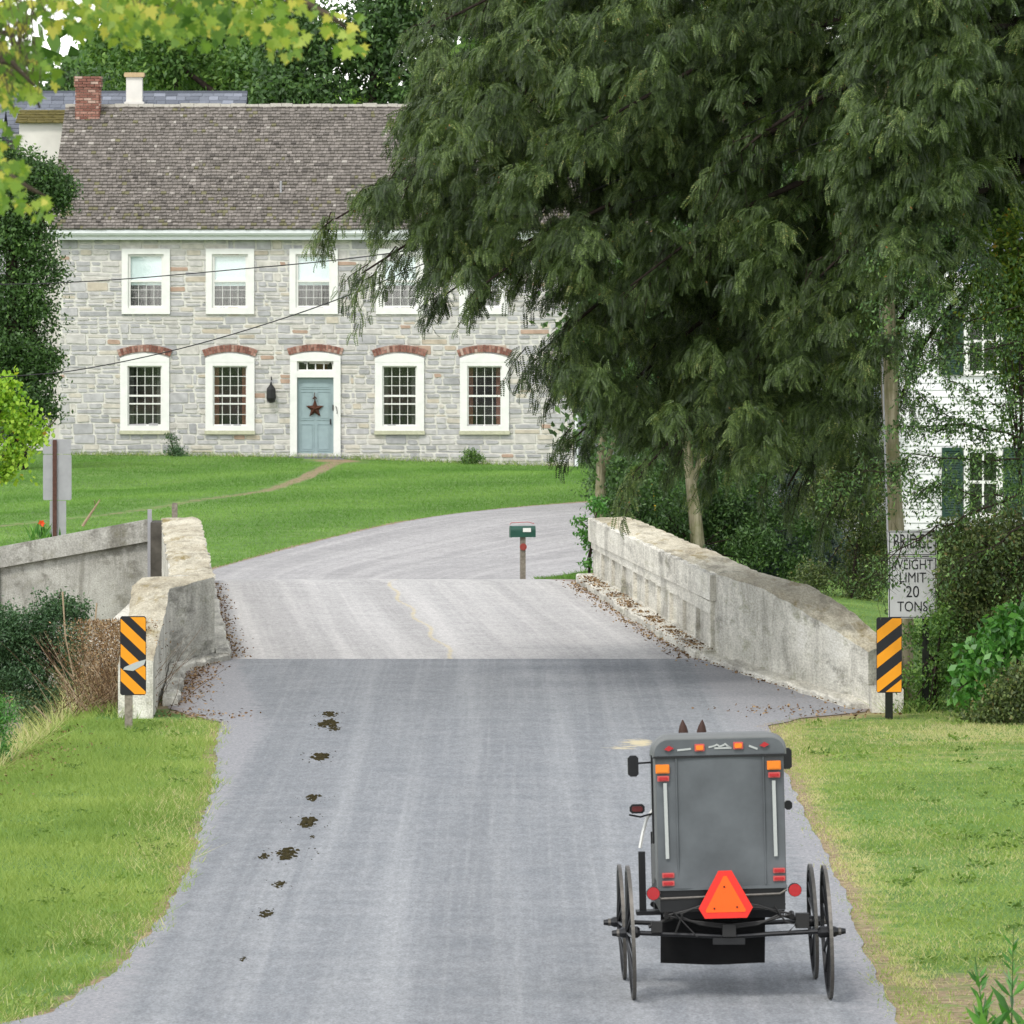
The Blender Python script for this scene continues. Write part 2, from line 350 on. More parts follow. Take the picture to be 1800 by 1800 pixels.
def zones(x, y):
    """dirt (with one painted tree-shade patch) and dry-grass amounts of the ground"""
    le, re = redge(RE_L, y), redge(RE_R, y); near = y < 101
    dl = np.where(near, np.abs(x-le), 99); dr = np.where(near, np.abs(x-re), 99)
    dirt = np.maximum(.75*(1-ss(0, .35, dl)), .7*(1-ss(0, .5, dr)))
    dirt = np.maximum(dirt, .66*(1-ss(.1, .42, poly_dist(x, y, PATH)))*(.75+.35*ss(160, 190, y)))
    dirt = np.maximum(dirt, .8*(1-ss(.0, .5, poly_dist(x*1.0, y*.35, [(a, b*.35) for a, b in FARE]))))
    dirt = np.maximum(dirt, .75*(1-ss(.2, 1.0, np.hypot((x+4.7)/1.2, (y-198)/3))))
    z = height(x, y)
    dirt = np.maximum(dirt, .8*ss(.25, .9, -z)*ss(60, 70, y)*(1-ss(122, 128, y))*(x < 0))
    dirt = np.maximum(dirt, .62*(1-ss(1.0, 2.6, np.hypot((x-4.1)/1.0, (y-54.0)/2.6))))  # lower right verge: tree shade on bare ground, painted in as brown
    dirt = np.maximum(dirt, .6*ss(122, 127, y)*(1-ss(136, 142, y))*(x < -6.2))
    dry = .5*(1-ss(.1, .7, dr))+.36*(x > 2.8)*ss(76, 83, y)*(y < 92)+.2*(x > 2.8)*(y < 92)
    dry = np.maximum(dry, .15*(1-ss(.3, 1.0, dl)))
    return dirt, dry
gx = np.unique(np.concatenate([np.linspace(-900, -40, 18), np.arange(-40, -12, 1.0), np.arange(-12, 9, .22), np.arange(9, 40, 1.0), np.linspace(40, 900, 18)]))
gy = np.unique(np.concatenate([np.linspace(-300, 20, 12), np.arange(20, 50, 2.0), np.arange(50, 130, .33), np.arange(130, 205, .6), np.arange(205, 300, 5.0), np.linspace(300, 2200, 24)]))
XX, YY = np.meshgrid(gx, gy); ZZ = height(XX, YY)
nx, ny = len(gx), len(gy)
idx = np.arange(nx*ny).reshape(ny, nx)
quads = np.stack([idx[:-1, :-1], idx[:-1, 1:], idx[1:, 1:], idx[1:, :-1]], -1).reshape(-1, 4)
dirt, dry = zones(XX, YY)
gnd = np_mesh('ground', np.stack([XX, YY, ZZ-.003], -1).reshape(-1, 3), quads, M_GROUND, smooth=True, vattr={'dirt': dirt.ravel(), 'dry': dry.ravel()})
tag(gnd, 'green grassy ground with worn dirt along the road edges', kind='structure')

def strip(name, ys, lf, rf, nu, mat, label, zoff=.006, jit=.12, extra=None, uvfun=None):
    """road sheet between two edge curves, with attributes for shoulder gravel, dirt and stains"""
    U = np.linspace(0, 1, nu)
    L = lf(ys); Rr = rf(ys)
    L = L+jit*(fbm(ys*1.3, ys*0, 21)-.5)*2+jit*.8*(noise(ys*4, ys*0, 25)-.5); Rr = Rr+jit*(fbm(ys*1.3, ys*0+3, 22)-.5)*2
    X = L[:, None]*(1-U)+Rr[:, None]*U; Y = np.repeat(ys[:, None], nu, 1)
    Z = height(X, Y)
    Z = np.where((Y > 100) & (Y < 124.2), 0, Z)+zoff+np.where(Y > 124.2, .014, 0)
    at = extra(X, Y, U[None, :]+0*Y) if extra else {}
    i = np.arange(X.size).reshape(X.shape)
    q = np.stack([i[:-1, :-1], i[:-1, 1:], i[1:, 1:], i[1:, :-1]], -1).reshape(-1, 4)
    for k in ('edge', 'dirt', 'stain', 'line', 'smear'): at.setdefault(k, X*0)
    o = np_mesh(name, np.stack([X, Y, Z], -1).reshape(-1, 3), q, mat, smooth=True, vattr={k: v.ravel() for k, v in at.items()})
    me = o.data; uvl = me.uv_layers.new(name='UVMap'); vi = np.empty(len(me.loops), dtype=np.int32); me.loops.foreach_get('vertex_index', vi)
    u_, v_ = uvfun(X, Y, U) if uvfun else (X, Y)
    uvl.data.foreach_set('uv', np.stack([u_.ravel()[vi], v_.ravel()[vi]], -1).ravel().astype(np.float32))
    return tag(o, label, kind='structure')
def near_attr(X, Y, U):
    le, re = redge(RE_L, Y), redge(RE_R, Y); core_l = np.interp(Y, [50, 87, 101], [-2.75, -2.75, -3.6]); core_r = np.interp(Y, [50, 87, 101], [2.35, 2.35, 2.2])
    e = np.maximum(.85*ss(-.5, .6, core_l-X), .85*ss(-.4, .7, X-core_r))
    dirt = .62*(1-ss(.0, .45, np.minimum(X-le, re-X)))*ss(80, 90, Y)
    dirt = np.maximum(dirt, .62*ss(87, 90, Y)*ss(0, 1.0, -3.3-X)); dirt = np.maximum(dirt, .38*ss(88, 91, Y)*ss(0.2, 1.2, X-2.6))
    dirt = np.maximum(dirt, .3*(1-ss(0, .25, re-X)))
    st = .75*np.exp(-((X-1.42)/.3)**2-((Y-84.2)/.9)**2)+.5*np.exp(-((X-1.15)/.3)**2-((Y-83.2)/.4)**2)
    sm = X*0
    for px_, py_, wp_ in DGP:
        gx_, gy_ = G(px_, py_); r_ = wp_/(FPX/gy_)/2; sm = np.maximum(sm, .62*np.exp(-((X-gx_)/(r_*1.1))**2-((Y-gy_)/(r_*8))**2))
    return {'edge': e, 'dirt': dirt, 'stain': st, 'smear': sm}
DGP = [(580, 1257, 26), (577, 1273, 34), (588, 1283, 20), (563, 1331, 32), (552, 1404, 26), (540, 1447, 36), (549, 1473, 12), (506, 1503, 40), (464, 1507, 20), (491, 1556, 24), (469, 1608, 26)]
ys = np.concatenate([np.linspace(-60, 46, 20), np.arange(47, 101.2, .2), [101.4]])
strip('road', ys, lambda y: redge(RE_L, y), lambda y: redge(RE_R, y), 90, M_ROAD, 'blue grey asphalt road running up to the bridge', .006, .05, near_attr)
deckL = lambda y: np.interp(y, [101.4, 124.5, 127], [-4.1, -5.3, -5.6]); deckR = lambda y: np.interp(y, [101.4, 124.5, 127], [2.8, 1.4, .75])
def deck_attr(X, Y, U):
    l, r = deckL(Y), deckR(Y)
    dirt = .62*(1-ss(.15, .7, X-l))+.66*(1-ss(.2, .75, r-X))
    c = np.interp(Y, [101.4, 122.5], [-.78, -2.0])+.06*np.sin(Y*1.1)
    return {'dirt': dirt, 'line': np.exp(-((X-c)/.06)**2)*.95, 'edge': .5*ss(-1.2, -.5, X-r)*(1-ss(104, 116, Y))}
strip('bridge_road', np.concatenate([np.arange(101.4, 124.4, .3), [124.5, 125, 125.5, 126, 126.5, 127]]), deckL, deckR, 170, M_DECK, 'pale worn asphalt across the bridge deck with a faint yellow line', .006, 0.0, deck_attr,
      uvfun=lambda X, Y, U: ((U[None, :]+0*Y)*7, Y))
# road beyond the bridge: a fan between the left (far) edge and the right (near) edge, bending to the right
def arc(pts, n):
    pts = [Vector((a, b, 0)) for a, b in pts]; out = []
    for k in range(n):
        t = k/(n-1)*(len(pts)-1); i = min(int(t), len(pts)-2); f = t-i
        p0 = pts[max(i-1, 0)]; p1 = pts[i]; p2 = pts[i+1]; p3 = pts[min(i+2, len(pts)-1)]
        out.append(.5*((2*p1)+(p2-p0)*f+(2*p0-5*p1+4*p2-p3)*f*f+(3*p1-p0-3*p2+p3)*f*f*f))
    return np.array([(p.x, p.y) for p in out])
FL = [(-5.5, 125.3), (-5.75, 130), (-5.4, 135.5), (-4.4, 143), (-2.35, 153), (0, 161), (3.0, 166.5), (8, 172), (16, 178), (40, 188)]
FR = [(1.35, 125.3), (.75, 126.6), (.35, 128.4), (.6, 131), (1.3, 134), (2.6, 138), (5.2, 144), (9, 150), (17, 158), (41, 170)]
NF = 90; al = arc(FL, NF); ar = arc(FR, NF); U = np.linspace(0, 1, 30)
FX = al[:, :1]*(1-U)+ar[:, :1]*U; FY = al[:, 1:]*(1-U)+ar[:, 1:]*U
FZ = height(FX, FY)+.012
i = np.arange(FX.size).reshape(FX.shape); q = np.stack([i[:-1, :-1], i[:-1, 1:], i[1:, 1:], i[1:, :-1]], -1).reshape(-1, 4)
UU = U[None, :]+0*FX; VV = np.linspace(0, 70, NF)[:, None]+0*FX
fedge = .6*(1-ss(0, .12, UU)); fdirt = .6*(1-ss(0, .05, UU))+.5*(1-ss(0, .05, 1-UU))
fr = np_mesh('far_road', np.stack([FX, FY, FZ], -1).reshape(-1, 3), q, M_FAR, smooth=True,
             vattr={'edge': fedge.ravel(), 'dirt': fdirt.ravel(), 'stain': (0*FX).ravel(), 'line': (np.exp(-((UU-.5)/.012)**2)*.85).ravel()})
uvl = fr.data.uv_layers.new(name='UVMap'); vi = np.empty(len(fr.data.loops), dtype=np.int32); fr.data.loops.foreach_get('vertex_index', vi)
uvl.data.foreach_set('uv', np.stack([(UU*6.5).ravel()[vi], VV.ravel()[vi]], -1).ravel().astype(np.float32))
tag(fr, 'grey asphalt road curving right beyond the bridge below the lawn', kind='structure')
cw = MB(); cw.box(-40, 40, 70, 125, -2.06, -2.0); cwo = cw.build('creek_water', M_CREEK); tag(cwo, 'dark shallow creek water under the bridge', kind='structure')
cwo.location.z = -.02

# ------------------------------------------------------------------ bridge
def wall_strip(mb, inner, outer, n, zb, top_m=1, side_m=0, jit=.025, seed=0):
    """inner, outer: lists of (x, y, ztop) of equal length; a solid wall between them with a rough worn top"""
    k = len(inner); A = []; B = []
    for s in range(n+1):
        t = s/n*(k-1); i = min(int(t), k-2); f = t-i
        a = [inner[i][j]*(1-f)+inner[i+1][j]*f for j in range(3)]; b = [outer[i][j]*(1-f)+outer[i+1][j]*f for j in range(3)]
        A.append(a); B.append(b)
    cols = 6; vs = []
    for s in range(n+1):
        a, b = A[s], B[s]
        row = [(a[0], a[1], zb), (a[0], a[1], a[2]*.5), (a[0], a[1], a[2]-.05)]
        for c in range(cols):
            f = c/(cols-1); x = a[0]*(1-f)+b[0]*f; y = a[1]*(1-f)+b[1]*f; z = a[2]*(1-f)+b[2]*f
            nz_ = float(fbm(x*5+seed, y*.9, 31)-.5)*2*jit - (.018 if c in (0, cols-1) else 0)
            ex = float(noise(y*3+seed, seed*1.3, 5)-.5)*jit*1.6 if c in (0, cols-1) else 0
            row.append((x+ex*(1 if c == 0 else -1), y, z+nz_))
        row += [(b[0], b[1], b[2]-.05), (b[0], b[1], zb)]
        vs += row
    w_ = cols+5; b0 = len(mb.v); mb.v += vs
    for s in range(n):
        for c in range(w_-1):
            m = top_m if 3 <= c < 2+cols else side_m
            p = b0+s*w_+c; mb.f.append([p, p+1, p+w_+1, p+w_]); mb.m.append(m); mb.c.append(.5)
    mb.f.append([b0+c for c in range(w_)][::-1]); mb.m.append(side_m); mb.c.append(.5)
    mb.f.append([b0+n*w_+c for c in range(w_)]); mb.m.append(side_m); mb.c.append(.5)
bridge = thing('bridge', 'old concrete road bridge with rough parapets and splayed wing walls over the creek', 'bridge', (0, 101, 0))
BO = Vector((0, 101, 0))
def loc(pts): return [(p[0], p[1]-101, p[2]) for p in pts]
def bp(mb, name, mats, smooth=False): return mb.build(name, mats, bridge, smooth)
mb = MB(); mb.box(-6.1, 3.5, .6, 23.6, -.5, -.02); mb.box(-6.1, 3.5, .3, 2.2, -2.5, -.5); mb.box(-6.1, 3.5, 22, 23.9, -2.5, -.5); bp(mb, 'deck', M_CONC)
RI = [(2.8, 101.45, 1.19), (2.158, 112, 1.14), (1.37, 125, 1.10)]; RO = [(3.42, 101.6, 1.2), (2.80, 112, 1.17), (2.02, 125, 1.1)]
mb = MB(); wall_strip(mb, loc(RI), loc(RO), 60, -.6, 1, 0, .035, 1); bp(mb, 'parapet', [M_CONC, M_CONC_TOP])
# raised band, posts and recessed panels on the road face of the right parapet
d = Vector((RI[2][0]-RI[0][0], RI[2][1]-RI[0][1], 0)); Ln = d.length; d.normalize(); nrm = Vector((-d.y, d.x, 0))
def rface(t, z, off): p = Vector((RI[0][0], RI[0][1]-101, 0))+d*t+nrm*off; return (p.x, p.y, z)
def plate(mb, t0, t1, z0, z1, o1, z0b=None, z1b=None, m=0, n=1):
    z0b = z0 if z0b is None else z0b; z1b = z1 if z1b is None else z1b
    for k in range(n):
        a, b = k/n, (k+1)/n; ta, tb = t0+(t1-t0)*a, t0+(t1-t0)*b
        za0, zb0 = z0+(z0b-z0)*a, z0+(z0b-z0)*b; za1, zb1 = z1+(z1b-z1)*a, z1+(z1b-z1)*b
        ja = .012*math.sin(ta*9.1)+.01*math.sin(ta*23); jb = .012*math.sin(tb*9.1)+.01*math.sin(tb*23)
        vs = [rface(ta, za0, -.01), rface(tb, zb0, -.01), rface(tb, zb1+jb, -.01), rface(ta, za1+ja, -.01), rface(ta, za0, o1), rface(tb, zb0, o1), rface(tb, zb1+jb, o1), rface(ta, za1+ja, o1)]
        mb.add(vs, [(0, 1, 2, 3), (7, 6, 5, 4), (0, 4, 5, 1), (3, 2, 6, 7), (0, 3, 7, 4), (1, 5, 6, 2)], m)
mb = MB(); plate(mb, 0.0, Ln, .80, 1.155, .085, .70, 1.07, n=70); bp(mb, 'coping_band', M_CONC)
mb = MB()
t = .25
while t < Ln-.6:
    wd = 2.3
    plate(mb, t, t+.3, .0, .78, .055, .0, .77); plate(mb, t+.3, t+wd, .0, .16, .055); plate(mb, t+.3, t+wd, .60, .78, .055, .59, .77)
    t += wd
bp(mb, 'panel_moulding', M_CONC)
WI = [(2.8, 101.45, 1.19), (3.34, 97.6, 1.15), (3.9, 93.8, .93), (4.36, 90.5, .70)]; WO = [(3.40, 101.6, 1.2), (3.92, 98.2, 1.19), (4.36, 94.6, 1.0), (4.66, 90.9, .76)]
mb = MB(); wall_strip(mb, loc(WI), loc(WO), 36, -.3, 1, 0, .02, 4); o = bp(mb, 'wing_wall', [M_CONC_WING, M_CONC_TOP]); tag(o, 'stained wing wall sloping down on the sign side')
LI = [(-4.07, 101.2, 1.15), (-4.67, 113, 1.13), (-5.28, 125, 1.1)]; LO = [(-4.72, 101.9, 1.15), (-5.3, 113, 1.13), (-5.92, 125, 1.1)]
mb = MB(); wall_strip(mb, loc(LI), loc(LO), 60, -.6, 1, 0, .04, 7); bp(mb, 'parapet', [M_CONC_WING, M_CONC_TOP])
VI = [(-4.07, 101.2, 1.15), (-4.57, 98.4, 1.12), (-4.45, 95.0, .98), (-4.3, 88.6, .70)]; VO = [(-5.08, 101.6, 1.13), (-5.1, 99.2, 1.12), (-4.93, 95.3, .95), (-4.72, 88.6, .66)]
mb = MB(); wall_strip(mb, loc(VI), loc(VO), 40, -1.6, 1, 0, .015, 9); o = bp(mb, 'wing_wall', [M_CONC_WING, M_CONC_TOP]); tag(o, 'short jogged wing wall beside the dry brush')
def curb(pts, wdt, hgt, side, seed):
    mb = MB(); pts = [Vector((a, b-101, 0)) for a, b in pts]; rows = []
    n = 40
    for s in range(n+1):
        t = s/n*(len(pts)-1); i = min(int(t), len(pts)-2); f = t-i; p = pts[i]*(1-f)+pts[i+1]*f
        dd = (pts[i+1]-pts[i]).normalized(); nn = Vector((-dd.y, dd.x, 0))*side
        j = float(noise(s*.8, seed, 2)-.5)*.07; h = hgt+float(noise(s*.9, seed, 6)-.5)*.05
        rows += [p+nn*(wdt+j)+Vector((0, 0, -.05)), p+nn*(wdt+j)+Vector((0, 0, h-.02)), p+nn*(wdt+j-.03)+Vector((0, 0, h)), p+Vector((0, 0, h+.01)), p+Vector((0, 0, -.05))]
    b0 = len(mb.v); mb.v += [tuple(r) for r in rows]
    for s in range(n):
        for c in range(4):
            p = b0+s*5+c; mb.f.append([p, p+1, p+6, p+5]); mb.m.append(0); mb.c.append(.5)
    mb.f.append([b0+c for c in range(5)]); mb.m.append(0); mb.c.append(.5); mb.f.append([b0+n*5+c for c in range(5)]); mb.m.append(0); mb.c.append(.5)
    return bp(mb, 'curb', M_CONC)
curb([(2.84, 101.5), (2.13, 112), (1.40, 125)], .34, .13, 1, 3)
curb([(4.42, 90.4), (3.38, 97.6), (2.84, 101.5)], .30, .07, 1, 5)
curb([(-4.05, 101.1), (-4.66, 113), (-5.26, 125)], .2, .12, -1, 8)
curb([(-4.30, 91.0), (-4.55, 98.3), (-4.05, 101.1)], .2, .10, -1, 12)
# near end block of the right wing, retaining wall on the far left bank, steel strip
mb = MB(); mb.box(4.36, 4.75, -11.3, -10.3, -.3, .28); bp(mb, 'end_block', M_CONC)
mb = MB()
def tri_wall(mb, x0, x1, y0, y1, zb, z0, z1, m=0):
    vs = [(x0, y0, zb), (x1, y0, zb), (x1, y0, z1), (x0, y0, z0), (x0, y1, zb), (x1, y1, zb), (x1, y1, z1), (x0, y1, z0)]
    mb.add(vs, [(0, 1, 2, 3), (7, 6, 5, 4), (0, 4, 5, 1), (3, 2, 6, 7), (0, 3, 7, 4), (1, 5, 6, 2)], m)
tri_wall(mb, -8.72, -6.14, 25, 25.35, -2.4, .54, 1.02)
o = bp(mb, 'retaining_wall', M_CONC_FAR)
mb = MB(); tri_wall(mb, -8.74, -6.16, 24.9, 24.998, .18, .56, 1.04); tri_wall(mb, -8.80, -8.74, 24.88, 25.4, -2.4, .50, .53)
bb = mb.v; 
for i_ in (0, 1): bb[i_] = (bb[i_][0], bb[i_][1], (.20, .66)[i_])
for i_ in (4, 5): bb[i_] = (bb[i_][0], bb[i_][1], (.20, .66)[i_-4])
bp(mb, 'retaining_wall_cap', M_CONC_FAR)
mb = MB(); mb.box(-6.12, -5.93, 24.2, 25.3, -2.4, 1.0); bp(mb, 'abutment_end', plain('dark concrete', '5b5750', .9, .1, 0, .3, 4, .4))  # abutment end in a darker concrete tone than the walls
mb = MB(); mb.box(-6.20, -6.13, 24.80, 24.88, -.2, 1.2); bp(mb, 'steel_strip', M_ALU)

# ------------------------------------------------------------------ stone house
HA = R(-2.0); HX, HY = -12.26, 200.2
house = thing('stone_house', 'two storey limestone house with shingle roof and blue grey front door beyond the lawn', 'house', (HX, HY, 0), HA)
W_, D_ = 13.93, 9.2; ZE = 5.98; ZR = 9.62
WIN = []   # (x centre, z0, z1, width, kind) in wall coordinates
def hx(px): return (px-103)/64.9
for px in (256, 404, 551, 703, 849): WIN.append((hx(px), 3.89, 5.66, 1.31, 'upper'))
for px in (254, 404, 702, 851): WIN.append((hx(px), .74, 2.74, 1.33, 'lower'))
WIN.append((hx(554), .02, 2.72, 1.37, 'door'))
holes = [(x-w_/2+.1, x+w_/2-.1, z0+.1, z1-.1) for x, z0, z1, w_, k in WIN]
def holed_plane(mb, X0, X1, Z0, Z1, holes, y, m=0, thick=.5):
    xs = sorted({X0, X1}|{h[0] for h in holes}|{h[1] for h in holes}); zs = sorted({Z0, Z1}|{h[2] for h in holes}|{h[3] for h in holes})
    for a, b in zip(xs[:-1], xs[1:]):
        for c, d_ in zip(zs[:-1], zs[1:]):
            mx, mz = (a+b)/2, (c+d_)/2
            if any(h[0] < mx < h[1] and h[2] < mz < h[3] for h in holes): continue
            mb.add([(a, y, c), (b, y, c), (b, y, d_), (a, y, d_)], [(0, 1, 2, 3)], m)
    for h in holes:
        a, b, c, d_ = h; mb.add([(a, y, c), (b, y, c), (b, y, d_), (a, y, d_), (a, y+thick, c), (b, y+thick, c), (b, y+thick, d_), (a, y+thick, d_)], [(0, 1, 5, 4), (1, 2, 6, 5), (2, 3, 7, 6), (3, 0, 4, 7)], m)
def stones(mb, X0, X1, Z0, Z1, skip, y, seed=0, dirx=1, rowh=(.09, .165), lenr=(.22, .85)):
    rnd = random.Random(seed); z = Z0; k = 0
    def wob(x, kk): return float(noise(x*1.1+kk*7.7, kk*3.1, seed)-.5)*.055
    while z < Z1-.05:
        h = rnd.uniform(*rowh); h = min(h, Z1-z); h2 = rnd.uniform(*rowh); h2 = min(h2, max(Z1-z-h, .0))
        x = X0-rnd.uniform(0, .3)
        while x < X1:
            l = rnd.uniform(*lenr)*(1 if rnd.random() < .8 else .5)
            tall = rnd.random() < .2 and h2 > .05
            pieces = [(z, z+h+h2, k, k+2, x, x+min(l, .6))] if tall else None
            if tall: xe = x+min(l, .6)
            else:
                pieces = [(z, z+h, k, k+1, x, x+l)]; xe = x+l
                if h2 > .05:
                    if rnd.random() < .6 and l > .5:
                        mid = x+l*rnd.uniform(.35, .65); pieces += [(z+h, z+h+h2, k+1, k+2, x, mid), (z+h, z+h+h2, k+1, k+2, mid, xe)]
                    else: pieces += [(z+h, z+h+h2, k+1, k+2, x, xe)]
            for (za, zb, ka, kb, xa, xb) in pieces:
                xa, xb = max(xa, X0), min(xb, X1)
                if xb-xa < .06: continue
                g = rnd.uniform(.012, .024); a, b = xa+g, xb-g
                if any(a > s[0] and b < s[1] and za > s[2] and zb < s[3] for s in skip): continue
                for s_ in skip:      # trim against openings
                    if za < s_[3]-.03 and zb > s_[2]+.03:
                        if a < s_[1] < b and a > s_[0]-.02: a = s_[1]
                        if a < s_[0] < b and b < s_[1]+.02: b = s_[0]
                        if a < s_[0] and b > s_[1]: b = s_[0]
                if b-a < .05: continue
                ca = rnd.uniform(.01, .035)
                pts = [(a+ca, za+g+wob(a, ka)), (b-ca, za+g+wob(b, ka)), (b, za+g+ca*.7+wob(b, ka)), (b-rnd.uniform(0, .02), zb-g-ca*.7+wob(b, kb)),
                       (b-ca*1.2, zb-g+wob(b, kb)), ((a+b)/2, zb-g+wob((a+b)/2, kb)+rnd.uniform(-.008, .004)), (a+ca, zb-g+wob(a, kb)), (a, zb-g-ca*.7+wob(a, kb)), (a+rnd.uniform(0, .02), za+g+ca+wob(a, ka))]
                if any(s_[0] < (p0 := q_[0]) < s_[1] and s_[2] < q_[1] < s_[3] for q_ in pts for s_ in skip): 
                    pass
                t_ = rnd.uniform(.012, .034); c = min(1, max(0, rnd.gauss(.45, .26)))
                if rnd.random() < .008: c = 1
                n = len(pts); cx = sum(p[0] for p in pts)/n; cz = sum(p[1] for p in pts)/n
                back = [(px_*dirx, y+.02, pz_) for px_, pz_ in pts]
                front = [((cx+(px_-cx)*.965)*dirx, y-t_, cz+(pz_-cz)*.93) for px_, pz_ in pts]
                mb.add(back+front, [list(range(n, 2*n))]+[(i_, (i_+1) % n, (i_+1) % n+n, i_+n) for i_ in range(n)], 1, c)
            x = xe
        z += h+h2; k += 2
mb = MB(); holed_plane(mb, 0, W_, -.5, ZE, holes, 0, 0)
stones(mb, 0, W_, -.4, ZE-.02, holes, 0, 5)
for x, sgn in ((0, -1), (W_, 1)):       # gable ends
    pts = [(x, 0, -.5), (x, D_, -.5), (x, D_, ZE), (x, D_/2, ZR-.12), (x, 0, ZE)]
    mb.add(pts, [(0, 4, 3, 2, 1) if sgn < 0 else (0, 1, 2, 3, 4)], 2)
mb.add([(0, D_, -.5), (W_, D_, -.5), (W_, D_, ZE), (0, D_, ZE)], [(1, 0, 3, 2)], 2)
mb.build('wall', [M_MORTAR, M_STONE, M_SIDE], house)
# dark rooms behind the openings
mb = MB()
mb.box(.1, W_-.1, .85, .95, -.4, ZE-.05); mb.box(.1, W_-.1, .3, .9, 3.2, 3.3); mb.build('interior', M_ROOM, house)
def frame_ring(mb, x0, x1, z0, z1, wl, wb, wt, y0, y1, m=0):
    mb.box(x0, x0+wl, y0, y1, z0, z1, m); mb.box(x1-wl, x1, y0, y1, z0, z1, m)
    mb.box(x0+wl, x1-wl, y0, y1, z0, z0+wb, m); mb.box(x0+wl, x1-wl, y0, y1, z1-wt, z1, m)
def seg_arch(x0, x1, zs, rise, n=12):
    """points of a shallow arch from right to left"""
    cx = (x0+x1)/2; hw = (x1-x0)/2; r = (hw*hw+rise*rise)/(2*rise); return [(cx+hw*math.cos(math.pi*k/n), zs+math.sqrt(max(r*r-(hw*math.cos(math.pi*k/n))**2, 0))-(r-rise)) for k in range(n+1)]
def muntins(mb, x0, x1, z0, z1, nx_, nz_, y, t=.015):
    for k in range(1, nx_): xx = x0+(x1-x0)*k/nx_; mb.box(xx-t/2, xx+t/2, y-.012, y+.012, z0, z1)
    for k in range(1, nz_): zz = z0+(z1-z0)*k/nz_; mb.box(x0, x1, y-.0125, y+.0125, zz-t/2, zz+t/2)
def brick_arch(x0, x1, zs, rise, th, seed):
    mb = MB(); rnd = random.Random(seed); cx = (x0+x1)/2; hw = (x1-x0)/2; r = (hw*hw+rise*rise)/(2*rise); zc = zs+rise-r; a0 = math.asin(hw/r); n = 19
    M = lambda a, rr: (cx+rr*math.sin(a), zc+rr*math.cos(a))
    bp_ = [M(-a0+2*a0*k/8, r) for k in range(9)]; bt = [M(a0-2*a0*k/8, r+th) for k in range(9)]
    mb.prism_y((bp_+bt), -.045, .02, 0)
    for k in range(n):
        a, b = -a0+2*a0*(k+.08)/n, -a0+2*a0*(k+.92)/n; j = rnd.uniform(-.012, .012); o_ = rnd.uniform(0, .01)
        if k % 2: pr = [(r+.01, r+th-.01+j)]
        else: pr = [(r+.01, r+th*.47), (r+th*.53, r+th-.01+j)]
        for ra, rb in pr: mb.prism_y([M(a, ra), M(b, ra), M(b, rb), M(a, rb)], -.062-o_, -.04, 1, rnd.random())
    # winding of prism_y is reversed for these points; faces are closed so both sides shade alike
    return mb.build('brick_arch', [M_BRICKMORT, M_BRICK], house)
